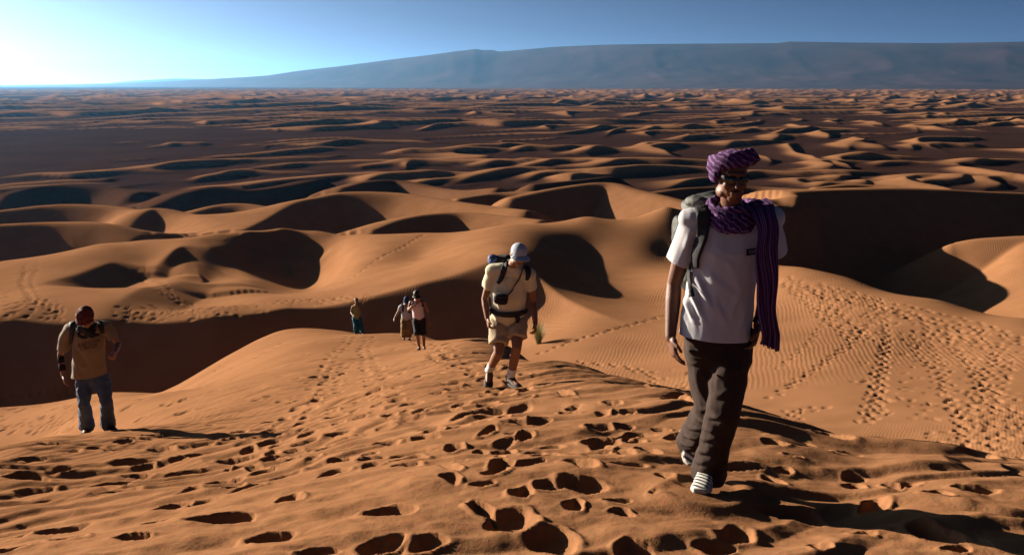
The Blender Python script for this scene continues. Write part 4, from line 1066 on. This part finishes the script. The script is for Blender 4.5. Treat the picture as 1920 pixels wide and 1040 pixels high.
    strap(b, 'shoulder_strap', [(1436,396,18),(1438,420,18),(1437,450,16),(1432,480,12),(1422,505,6)], bv, M_['black_web'], off=.008, thick=.010, nacross=4)
front_man()
# ------------------------------------------------------------------ the man with the pale cap
def cap_prims(c, M, s=1.0, bill=True):
    def w(x, y, z): return Vector(c)+M@Vector((x*s, y*s, z*s))
    crown = [ball(w(0, .008, .045), (.086*s, .104*s, .078*s), M, 18, 12), tube([(w(0, .008, .02), .088*s, .106*s), (w(0, .008, .05), .086*s, .104*s)], M@Vector((1, 0, 0)), 20)]
    V = []; F = []; n = 12; m = 5                                   # the bill, a curved tongue
    for i in range(n+1):
        a = math.radians(-68+136*i/n)
        for k in range(m+1):
            r = .094+k/m*.072*(math.cos(a)**.55 if math.cos(a) > 0 else 0)
            x = math.sin(a)*r*.86; y = -math.cos(a)*r-.002; V.append(w(x, y, .026-.26*(r-.094)-1.6*x*x))
    for i in range(n):
        for k in range(m): F.append((i*(m+1)+k, (i+1)*(m+1)+k, (i+1)*(m+1)+k+1, i*(m+1)+k+1))
    return crown, (V, F)
def cap(fig, c, M, mat, s=1.0, voxel=.007):
    crown, (V, F) = cap_prims(c, M, s)
    o = fig.sculpt('cap', crown, voxel, mat, smooth=2)
    b_ = fig.raw('bill', V, F, mat, o); so = b_.modifiers.new('t', 'SOLIDIFY'); so.thickness = .005; so.offset = 0
    return o
def eyes(fig, c, M, s, mat):
    for sx in (-1, 1):
        fig.raw('eye', *ball(Vector(c)+M@Vector((sx*.032*s, -.078*s, .018*s)), .011*s, None, 10, 8), mat)
def cap_man():
    J = joints(dict(head=(972,479,9.48), neck=(958,500,9.66), shR=(924,508,9.72), shL=(992,515,9.66), elR=(909,560,9.80), elL=(1000,566,9.74), wrR=(914,598,9.70), wrL=(1004,607,9.58),
                    hipR=(937,592,9.86), hipL=(970,592,9.84), knR=(935,660,9.66), knL=(969,650,9.62), anR=(917,694,9.96), anL=(957,710,9.78), toR=(915,727,9.80), toL=(974,730,9.58)))
    lens_('cap', J)
    g = Fig('person', at(940,728,9.8), 'man in cream polo shirt, beige shorts and pale cap climbing with his head bowed', 'person')
    hm = frame((.34, -1, -.36), (.2, -.3, .9))
    P = body_prims(J, 1.0, 1.1)+head_prims(J['head'], hm, .95)
    P += hand_prims(J['wrR'], at(919,622,9.62)-J['wrR'], Vector((1, .2, 0)), Vector((0, -1, 0)), 1.0, .7)
    P += hand_prims(J['wrL'], at(1004,626,9.5)-J['wrL'], Vector((-1, .3, 0)), Vector((0, -1, 0)), 1.0, .8)
    g.sculpt('body', P, .007, M_['skin_light'], smooth=2)
    eyes(g, J['head'], hm, .95, M_['hair'])
    g.sculpt('hair', [ball(J['head']+hm@Vector((0, .025, -.005)), (.084, .088, .062), hm)], .008, M_['grey_hair'], smooth=1, disp=wrinkle(.006, .02, .02, 3))
    cap(g, J['head']+hm@Vector((0, 0, .012)), hm, M_['cap_grey'], 1.0)
    def T(u, v, Y, rx, ry): return (at(u, v, Y), rx, ry)
    tor = [T(958,497,9.70,.07,.07), T(958,506,9.72,.17,.10), T(957,520,9.72,.195,.13), T(955,548,9.74,.195,.145), T(953,575,9.78,.19,.15), T(953,592,9.80,.185,.145)]
    sR = tube([(at(933,501,9.70), .05, .05), (at(926,508,9.72), .075, .08), (at(920,521,9.75), .076, .085), (at(915,538,9.78), .070, .085)])
    sL = tube([(at(983,506,9.68), .05, .05), (at(988,513,9.67), .075, .08), (at(993,524,9.70), .072, .085), (at(996,541,9.73), .066, .085)])
    col_ = tube([(at(958,509,9.68), .10, .11), (at(958,502,9.67), .085, .09), (at(961,494,9.63), .07, .075)], n=16)
    segs = []
    for (a, b_, w, h) in [((925,545),(945,575),.02,.012),((940,520),(960,560),.025,.008),((985,540),(970,578),.02,.012),((930,560),(940,588),.015,.012),((965,515),(962,560),.02,-.01)]:
        segs.append((at(a[0], a[1], 9.6), at(b_[0], b_[1], 9.6), w, h))
    shirt = g.sculpt('polo_shirt', [rtube(tor, n=24), sR, sL, col_, yoke(J, .08)], .011, M_['cream_cotton'], smooth=3, disp=creases(segs, wrinkle(.010, .12, .2, 23)))
    pel = rtube([(at(953,580,9.84), .18, .14), (at(953,595,9.85), .19, .15), (at(953,610,9.85), .185, .15)], n=20)
    def leg(h, k, f, hem): 
        d = (k-h).normalized()
        return tube([(h, .115, .12), (mix(h, k, .4), .118, .12), (mix(h, k, f*.9), .112, .118), (mix(h, k, f), .114, .12)], n=18)
    sh = g.sculpt('shorts', [pel, leg(J['hipR'], J['knR'], .78, 0), leg(J['hipL'], J['knL'], .72, 0)], .011, M_['khaki_canvas'], smooth=3, disp=wrinkle(.012, .09, .1, 27))
    bv = bvh_of([shirt, sh])
    strap(g, 'belt', [(918,578,7),(930,586,8),(945,589,9),(962,589,9),(978,586,8),(990,580,6)], bv, M_['black_web'], off=.02, thick=.008)
    strap(g, 'belt_end', [(967,590,7),(970,597,8),(969,606,7)], bv, M_['black_web'], off=.03, thick=.006)
    for k, an in (('R', J['anR']), ('L', J['anL'])):
        kn = J['kn'+k]
        g.raw('sock', *tube([(mix(kn, an, .66), .046, .046), (mix(kn, an, .68), .049, .049), (mix(kn, an, .85), .047, .047), (mix(kn, an, 1.02), .047, .047)]), M_['white_sock'])
    shoe(g, J['anR'], J['toR'], (0, -.35, 1), M_['brown_leather'], M_['dark_rubber'], name='boot', s=1.05, high=.07)
    shoe(g, J['anL'], J['toL'], (0, .05, 1), M_['brown_leather'], M_['dark_rubber'], name='boot', s=1.05, high=.07)
    b = Fig('backpack', at(948,560,10.0), 'dark backpack with a blue side carried by the man in the pale cap', 'backpack')
    b.sculpt('pack', [rbox(at(948,525,10.0), (.19, .12, .29), None, 3.2)], .014, M_['black_cloth'], smooth=3, disp=wrinkle(.014, .1, .1, 31))
    b.sculpt('side_pocket', [rbox(at(925,488,9.99), (.06, .09, .07), None, 2.6)], .012, M_['blue_nylon'], smooth=2, disp=wrinkle(.01, .06, .06, 33))
    bv = bvh_of([shirt])
    strap(b, 'shoulder_strap', [(947,487,8),(947,497,11),(944,510,10),(940,522,8),(934,531,6)], bv, M_['black_web'], off=.012, thick=.010, nacross=4)
    strap(b, 'shoulder_strap', [(983,498,7),(989,505,10),(990,515,9),(988,524,6)], bv, M_['black_web'], off=.012, thick=.010, nacross=4)
    c = Fig('camera_bag', at(936,573,9.50), 'black camera bag slung at the belly of the man in the pale cap', 'bag')
    bag = c.sculpt('pouch', [rbox(at(939,560,9.53), (.078, .055, .062), Matrix.Rotation(.15, 3, 'Y'), 3.4)], .009, M_['black_cloth'], smooth=2, disp=wrinkle(.006, .05, .05, 35))
    c.sculpt('flap', [rbox(at(939,554,9.52), (.072, .06, .02), Matrix.Rotation(.15, 3, 'Y'), 3)], .008, M_['black_web'], smooth=1)
    strap(c, 'strap', [(980,503,2.2),(974,520,2.2),(962,540,2.2),(950,556,2.2)], bv, M_['black_web'], off=.02, thick=.006)
cap_man()

# ------------------------------------------------------------------ the man with the red headcloth
def red_man():
    J = joints(dict(head=(161,596,10.22), neck=(163,612,10.42), shR=(131,617,10.50), shL=(199,612,10.50), elR=(113,664,10.56), elL=(222,645,10.50), wrR=(119,706,10.46), wrL=(215,662,10.24),
                    hipR=(158,702,10.72), hipL=(190,700,10.74), knR=(158,755,10.55), knL=(199,752,10.58), anR=(163,800,10.78), anL=(203,797,10.86), toR=(158,819,10.55), toL=(216,812,10.64)))
    lens_('red', J)
    g = Fig('person', at(185,816,10.7), 'man in beige t-shirt and jeans with a dark red headcloth, looking down as he climbs', 'person')
    hm = frame((.05, -1, -1.0), (0, -.9, 1))
    P = body_prims(J, .92, 1.05)+head_prims(J['head'], hm, .95)
    P += hand_prims(J['wrR'], at(126,729,10.38)-J['wrR'], Vector((1, .2, 0)), Vector((0, -1, 0)), 1.0, .35, spread=.25)
    P += hand_prims(J['wrL'], at(212,674,10.1)-J['wrL'], Vector((-1, .3, 0)), Vector((-.3, -.3, 1)), 1.0, 1.0)
    body = g.sculpt('body', P, .007, M_['skin_light'], smooth=2)
    eyes(g, J['head'], hm, .95, M_['hair'])
    for f0, f1 in ((.10, .40), (.46, .74)):
        g.raw('tattoo', *tube([(mix(J['elR'], J['wrR'], f0), .0385, .0385), (mix(J['elR'], J['wrR'], f1), .036, .036)], n=18), M_['ink'], body)
    c = J['head']
    def hw(x, y, z): return c+hm@Vector((x, y, z))
    HP = [ball(hw(0, .015, .045), (.096, .115, .085), hm, 18, 12), tube([(hw(0, .012, .0), .094, .112), (hw(0, .012, .045), .098, .116)], hm@Vector((1, 0, 0)), 20), ball(hw(0, .12, .01), (.04, .035, .04), hm), rtube([(hw(-.085, -.04, .02), .02, .02), (hw(-.05, -.095, .035), .02, .02), (hw(0, -.112, .04), .022, .022), (hw(.05, -.095, .035), .02, .02), (hw(.085, -.04, .02), .02, .02)], hm@Vector((0, 0, 1)), 10)]
    g.sculpt('headcloth', HP, .008, M_['red_cloth'], smooth=2, disp=wrinkle(.010, .05, .03, 41))
    nc = J['neck']
    SP = []
    for k in range(2):
        path = []
        for i in range(21):
            a = 2*math.pi*i/20; fr_ = max(0, -math.sin(a)); path.append((nc+Vector((.10*math.cos(a), .09*math.sin(a)-.03*fr_, .02-.04*k-(.05+.03*k)*fr_)), .02, .018))
        SP.append(tube(path, Vector((0, 0, 1)), 10))
    SP.append(rtube([(at(148,612,10.32), .03, .02), (at(162,621,10.29), .05, .02), (at(174,629,10.29), .04, .018), (at(185,627,10.32), .015, .012)], Vector((0, 0, 1)), 12))
    g.sculpt('neck_scarf', SP, .009, M_['black_cloth'], smooth=2, disp=wrinkle(.01, .05, .04, 43))
    def T(u, v, Y, rx, ry): return (at(u, v, Y), rx, ry)
    tor = [T(163,608,10.46,.08,.08), T(163,614,10.48,.17,.10), T(164,626,10.50,.195,.125), T(165,650,10.54,.182,.135), T(167,672,10.60,.19,.14), T(168,692,10.66,.21,.15), T(168,712,10.70,.212,.15)]
    sR = tube([(at(142,609,10.46), .05, .05), (at(134,616,10.48), .075, .08), (at(124,632,10.51), .075, .085), (at(118,655,10.55), .066, .085)])
    sL = tube([(at(187,606,10.46), .05, .05), (at(195,612,10.48), .075, .08), (at(205,622,10.5), .072, .085), (at(213,635,10.5), .064, .08)])
    segs = []
    for (a, b_, w, h) in [((133,650),(150,705),.018,.016),((138,645),(163,700),.02,-.014),((130,665),(140,708),.014,.016),((205,680),(172,705),.025,.018),((196,655),(168,700),.022,-.012),((150,640),(185,640),.03,.008)]:
        segs.append((at(a[0], a[1], 10.4), at(b_[0], b_[1], 10.4), w, h))
    cuts = [(at(150,703,10.66), (-.12, 0, -1), at(140,712,10.66), .17), (at(180,703,10.66), (.38, 0, -1), at(190,710,10.66), .20)]
    shirt = g.sculpt('t_shirt', [rtube(tor, n=24), sR, sL, yoke(J, .07)], .011, M_['beige_cotton'], smooth=3, disp=creases(segs, wrinkle(.010, .12, .2, 47)), cuts=[(at(166,704,10.66), (.12, 0, -1), at(166,712,10.66), .40)], solid=.006)
    pel = rtube([(at(171,690,10.72), .17, .13), (at(172,702,10.73), .18, .14), (at(173,712,10.73), .175, .14)], n=20)
    def leg(h, k, a, w1):
        return tube([(h, .095, .115), (mix(h, k, .4), .096, .11), (mix(h, k, .85), .074, .085), (k, .070, .08), (mix(k, a, .35), .074, .085), (mix(k, a, .7), .082, .09), (mix(k, a, 1.0), w1, w1)], n=18)
    g.sculpt('jeans', [pel, leg(J['hipR'], J['knR'], J['anR'], .095), leg(J['hipL'], J['knL'], J['anL'], .095)], .011, M_['denim'], smooth=3, disp=wrinkle(.012, .07, .08, 53))
    shoe(g, J['anR'], J['toR'], (0, .1, 1), M_['black_cloth'], M_['white_rubber'], name='shoe', s=1.05)
    shoe(g, J['anL'], J['toL'], (0, .1, 1), M_['black_cloth'], M_['dark_rubber'], name='shoe', s=1.05)
    bv = bvh_of([shirt])
    lettering(g, 'lettering', 'BABYLON\nCIRCUS', (166.5, 647), (.97, -.235), (.1, -1), 9.6, bv, M_['dark_print'], shirt, .006, 10.9)
    b = Fig('backpack', at(166,680,10.8), 'dark backpack worn by the man with the red headcloth', 'backpack')
    b.sculpt('pack', [rbox(at(166,645,10.76), (.16, .10, .24), None, 3.2)], .014, M_['black_cloth'], smooth=3, disp=wrinkle(.012, .1, .1, 57))
    strap(b, 'shoulder_strap', [(136,603,9),(136,615,9),(134,630,8),(132,644,7)], bv, M_['black_web'], off=.016, thick=.012, nacross=4)
    strap(b, 'shoulder_strap', [(187,601,9),(190,612,9),(193,624,7)], bv, M_['black_web'], off=.016, thick=.012, nacross=4)
red_man()

# ------------------------------------------------------------------ the three walkers at the far end of the crest
def far_walkers():
    # woman in front of the three
    J = joints(dict(head=(781,553,22.75), neck=(782,564,22.9), shR=(770,567,22.95), shL=(795,567,22.95), elR=(766,581,22.95), elL=(803,586,23.0), wrR=(772,574,22.65), wrL=(805,601,22.85),
                    hipR=(779,597,23.05), hipL=(792,597,23.05), knR=(782,626,22.85), knL=(794,626,22.95), anR=(786,650,23.0), anL=(795,650,23.15), toR=(785,657,22.85), toL=(796,657,23.0)))
    lens_('f4', J)
    g = Fig('person', at(790,657,23.0), 'woman in pinkish white top and dark cropped trousers, front walker of the far pair', 'person')
    hm = frame((.1, -1, -.45), (0, -.4, 1))
    P = body_prims(J, .94, .95)+head_prims(J['head'], hm, .95)
    P += hand_prims(J['wrR'], at(778,571,22.7)-J['wrR'], Vector((0, -.5, -1)), Vector((0, 0, 1)), .95, 1.0)+hand_prims(J['wrL'], at(806,608,22.8)-J['wrL'], Vector((-1, .2, 0)), Vector((0, -1, 0)), .95, .6)
    g.sculpt('body', P, .011, M_['skin_light'], smooth=1)
    cap(g, J['head']+hm@Vector((0, 0, .01)), hm, M_['hair'], 1.0, .012)
    tor = [(at(782,563,22.93), .08, .07), (at(782,567,22.95), .15, .09), (at(783,574,22.95), .165, .115), (at(784,584,22.98), .155, .115), (at(785,593,23.0), .16, .12)]
    top = g.sculpt('top', [rtube(tor, n=20)], .014, M_['pink_cotton'], smooth=2, disp=wrinkle(.010, .1, .15, 61))
    def leg(h, k, f, r): return tube([(h, r*1.1, r*1.15), (mix(h, k, .5), r, r*1.05), (mix(h, k, f), r*.92, r)], n=14)
    g.sculpt('trousers', [rtube([(at(785,591,23.0), .15, .12), (at(785,599,23.03), .165, .13)], n=18), leg(J['hipR'], J['knR'], 1.08, .088), leg(J['hipL'], J['knL'], 1.08, .088)], .014, M_['black_cloth'], smooth=2, disp=wrinkle(.01, .07, .08, 63))
    for k in 'RL': shoe(g, J['an'+k], J['to'+k], (0, .1, 1), M_['black_cloth'], M_['dark_rubber'], name='shoe')
    b = Fig('backpack', at(783,590,23.2), 'small dark backpack on the woman in the pinkish white top', 'backpack')
    b.sculpt('pack', [rbox(at(784,574,23.2), (.15, .09, .2), None, 3)], .02, M_['black_cloth'], smooth=2)
    bv = bvh_of([top])
    strap(b, 'shoulder_strap', [(773,562,4),(773,568,4),(772,576,4)], bv, M_['black_web'], off=.02, thick=.014); strap(b, 'shoulder_strap', [(792,562,4),(793,568,4),(793,575,4)], bv, M_['black_web'], off=.02, thick=.014)
    # the one behind her
    J = joints(dict(head=(762,563,29.6), neck=(761,571,29.8), shR=(752,574,29.85), shL=(770,574,29.85), elR=(745,587,29.9), elL=(774,588,29.9), wrR=(739,598,29.7), wrL=(773,600,29.7),
                    hipR=(757,597,30.0), hipL=(767,597,30.0), knR=(757,616,29.8), knL=(766,616,29.8), anR=(757,632,30.1), anL=(767,632,30.1), toR=(757,638,29.9), toL=(768,638,29.95)))
    g = Fig('person', at(763,638,30), 'walker in blue cap, white t-shirt and loose tan trousers, behind the woman in pinkish white', 'person')
    hm = frame((.1, -1, -.5), (0, -.45, 1))
    P = body_prims(J, .95, .95)+head_prims(J['head'], hm, .95)+hand_prims(J['wrR'], at(738,603,29.6)-J['wrR'], Vector((1, .2, 0)), Vector((0, -1, 0)), .95, .5)+hand_prims(J['wrL'], at(773,605,29.6)-J['wrL'], Vector((-1, .2, 0)), Vector((0, -1, 0)), .95, .6)
    g.sculpt('body', P, .013, M_['skin_light'], smooth=1)
    cap(g, J['head']+hm@Vector((0, 0, .01)), hm, M_['cap_blue'], 1.05, .014)
    tor = [(at(761,570,29.83), .08, .07), (at(761,574,29.85), .16, .09), (at(761,580,29.87), .18, .12), (at(762,588,29.9), .17, .12), (at(762,595,29.95), .175, .125)]
    top = g.sculpt('t_shirt', [rtube(tor, n=20), tube([(at(755,572,29.84), .06, .06), (at(752,575,29.86), .08, .08), (at(749,580,29.88), .07, .08)]), tube([(at(768,572,29.84), .06, .06), (at(770,575,29.86), .08, .08), (at(772,580,29.88), .07, .08)])], .016, M_['white_cotton'], smooth=2, disp=wrinkle(.012, .1, .15, 71))
    def leg3(h, k, a, f, r): return tube([(h, r*1.1, r*1.2), (mix(h, k, .5), r*1.05, r*1.15), (k, r, r*1.05), (mix(k, a, .5), r, r*1.05), (mix(k, a, f), r, r)], n=14)
    g.sculpt('trousers', [rtube([(at(762,594,29.98), .16, .13), (at(762,600,30.0), .17, .135)], n=18), leg3(J['hipR'], J['knR'], J['anR'], .85, .10), leg3(J['hipL'], J['knL'], J['anL'], .85, .10)], .016, M_['tan_cotton'], smooth=2, disp=wrinkle(.014, .09, .1, 73))
    for k in 'RL': shoe(g, J['an'+k], J['to'+k], (0, .1, 1), M_['black_cloth'], M_['dark_rubber'], name='shoe')
    b = Fig('backpack', at(763,592,30.15), 'dark blue backpack on the walker in the blue cap', 'backpack')
    b.sculpt('pack', [rbox(at(764,579,30.13), (.16, .10, .22), None, 3)], .02, M_['cap_blue'], smooth=2)
    bv = bvh_of([top])
    strap(b, 'shoulder_strap', [(755,570,3.5),(756,576,3.5),(755,584,3.5)], bv, M_['cap_blue'], off=.02, thick=.014); strap(b, 'shoulder_strap', [(766,570,3.5),(767,576,4),(767,586,4)], bv, M_['cap_blue'], off=.02, thick=.014)
    # the last one, alone
    J = joints(dict(head=(668,564,37.6), neck=(667.5,571,37.8), shR=(661,575,37.85), shL=(674,576,37.85), elR=(658,585,37.95), elL=(679,586,37.8), wrR=(662,592,37.7), wrL=(684,594,37.6),
                    hipR=(665,594,38.0), hipL=(673,594,38.0), knR=(667,611,37.8), knL=(677,611,37.9), anR=(669,625,38.05), anL=(680,622,38.25), toR=(669,630,37.85), toL=(682,627,38.0)))
    g = Fig('person', at(675,629,38), 'walker in yellow green top and loose teal trousers, farthest and alone on the crest', 'person')
    hm = frame((-.1, -1, -.2), (0, -.2, 1))
    P = body_prims(J, .93, .9)+head_prims(J['head'], hm, .95)+hand_prims(J['wrR'], at(664,596,37.6)-J['wrR'], Vector((1, .2, 0)), Vector((0, -1, 0)), .95, .5)+hand_prims(J['wrL'], at(688,597,37.5)-J['wrL'], Vector((-.3, .2, -1)), Vector((0, -1, 0)), .95, .6)
    g.sculpt('body', P, .014, M_['skin_light'], smooth=1)
    g.sculpt('hair', [ball(J['head']+hm@Vector((0, .03, .04)), (.09, .10, .09), hm), ball(J['head']+hm@Vector((0, .09, .0)), (.06, .05, .08), hm)], .014, M_['hair'], smooth=1)
    tor = [(at(667.5,571,37.82), .07, .06), (at(667.5,575,37.85), .14, .085), (at(667.5,581,37.88), .155, .11), (at(668.5,588,37.92), .15, .115), (at(669,595,37.96), .17, .13)]
    g.sculpt('top', [rtube(tor, n=20)], .016, M_['yellow_cotton'], smooth=2, disp=wrinkle(.014, .1, .12, 81))
    g.sculpt('trousers', [rtube([(at(669,593,37.98), .15, .12), (at(669,600,38.0), .18, .14)], n=18), leg3(J['hipR'], J['knR'], J['anR'], .85, .11), leg3(J['hipL'], J['knL'], J['anL'], .85, .11)], .016, M_['teal_cotton'], smooth=2, disp=wrinkle(.02, .08, .16, 83))
    for k in 'RL': shoe(g, J['an'+k], J['to'+k], (0, .1, 1), M_['black_cloth'], M_['dark_rubber'], name='shoe')
far_walkers()

# ------------------------------------------------------------------ desert plants
def blade_mat(name, col):
    m, nt, b_ = new_mat(name); L = nt.links.new
    oi = N(nt, 'ShaderNodeNewGeometry'); nz = N(nt, 'ShaderNodeTexNoise'); nz.inputs['Scale'].default_value = 6; L(oi.outputs['Position'], nz.inputs['Vector'])
    cr = N(nt, 'ShaderNodeValToRGB'); e = cr.color_ramp.elements; e[0].position = .3; e[0].color = (col[0]*.6, col[1]*.7, col[2]*.7, 1); e[1].position = .7; e[1].color = (col[0]*1.3, col[1]*1.2, col[2], 1)
    L(nz.outputs[0], cr.inputs[0]); L(cr.outputs[0], b_.inputs['Base Color']); b_.inputs['Roughness'].default_value = .7
    tr = N(nt, 'ShaderNodeBsdfTranslucent'); L(cr.outputs[0], tr.inputs['Color']); ms = N(nt, 'ShaderNodeMixShader'); ms.inputs[0].default_value = .4
    out = nt.nodes['Material Output']; L(b_.outputs[0], ms.inputs[1]); L(tr.outputs[0], ms.inputs[2]); L(ms.outputs[0], out.inputs['Surface'])
    return m
def tuft(name, label, u, v, Y, h, spread, n, col, seed, leafy=False):
    r_ = random.Random(seed); p0 = at(u, v, Y); p0.z = ground(p0.x, p0.y, Z)+CAMZ-.02
    g = Fig(name, p0, label, 'shrub' if leafy else 'grass')
    mat = blade_mat(name+'_green', col)
    V = []; F = []; SV = []; SF = []
    for i in range(n):
        a = r_.uniform(0, 6.283); el = r_.uniform(.1, 1.0)**.7; L = h*r_.uniform(.55, 1.1); w = r_.uniform(.012, .022)*(1.4 if Y > 80 else 1.0)
        d = Vector((math.cos(a)*spread*el, math.sin(a)*spread*el, 0)); s = Vector((-math.sin(a), math.cos(a), 0))
        b0 = p0+d*.25*r_.random(); k = len(V); ns = 5
        for j in range(ns):
            t = j/(ns-1); c = b0+d*t**1.4*1.0+Vector((0, 0, L*(t-.25*el*t*t))); ww = w*(1-t*.85)
            V += [c-s*ww, c+s*ww]
        for j in range(ns-1): F.append((k+j*2, k+j*2+1, k+j*2+3, k+j*2+2))
        if leafy:
            for q in range(10):
                t = r_.uniform(.3, 1); c = b0+d*t**1.4+Vector((0, 0, L*(t-.25*el*t*t)))
                k = len(V); e1 = Vector((r_.gauss(0, 1), r_.gauss(0, 1), r_.gauss(0, 1))).normalized()*.07; e2 = Vector((r_.gauss(0, 1), r_.gauss(0, 1), r_.gauss(0, 1))).normalized()*.035
                V += [c-e1*.2, c+e1*.5+e2, c+e1*1.2, c+e1*.5-e2]; F.append((k, k+1, k+2, k+3))
    g.raw('foliage', V, F, mat)
    for i in range(7):
        a = r_.uniform(0, 6.283); b0 = p0; e = p0+Vector((math.cos(a)*spread*.45, math.sin(a)*spread*.45, h*.5))
        vv, ff = rtube([(b0, .014, .014), (mix(b0, e, .5)+Vector((0, 0, .03)), .010, .010), (e, .005, .005)], Vector((1, 0, .1)), 6); k = len(SV); SV += vv; SF += [tuple(x+k for x in q) for q in ff]
    g.raw('stems', SV, SF, plain_mat(name+'_stem', (.12, .09, .05), .9, .2, 20))
tuft('grass_tuft', 'tall yellow green grass tuft in the sand bowl beside the man in the pale cap', 1010, 610, 66, 1.9, .85, 260, (.14, .125, .04), 3)
tuft('desert_shrub', 'small bright green shrub alone in the dark hollow on the right', 1757, 432, 131, 1.3, 1.0, 200, (.12, .13, .03), 5, True)
# ------------------------------------------------------------------ desert haze
def haze():
    me = bpy.data.meshes.new('haze'); bm = bmesh.new(); bmesh.ops.create_cube(bm, size=1)
    for v in bm.verts:
        v.co = Vector((v.co.x*140000, (v.co.y+.5)*64000-12000, (v.co.z+.5)*1150-30))
    bm.to_mesh(me); bm.free()
    m = bpy.data.materials.new('haze_air'); m.use_nodes = True; nt = m.node_tree; nt.nodes.clear()
    out = nt.nodes.new('ShaderNodeOutputMaterial'); pv = nt.nodes.new('ShaderNodeVolumePrincipled')
    pv.inputs['Color'].default_value = (.19, .52, 1, 1); pv.inputs['Density'].default_value = 2.2e-5; pv.inputs['Anisotropy'].default_value = 0.62
    nt.links.new(pv.outputs[0], out.inputs['Volume']); me.materials.append(m)
    tag(link(bpy.data.objects.new('haze', me)), kind='stuff')
haze()
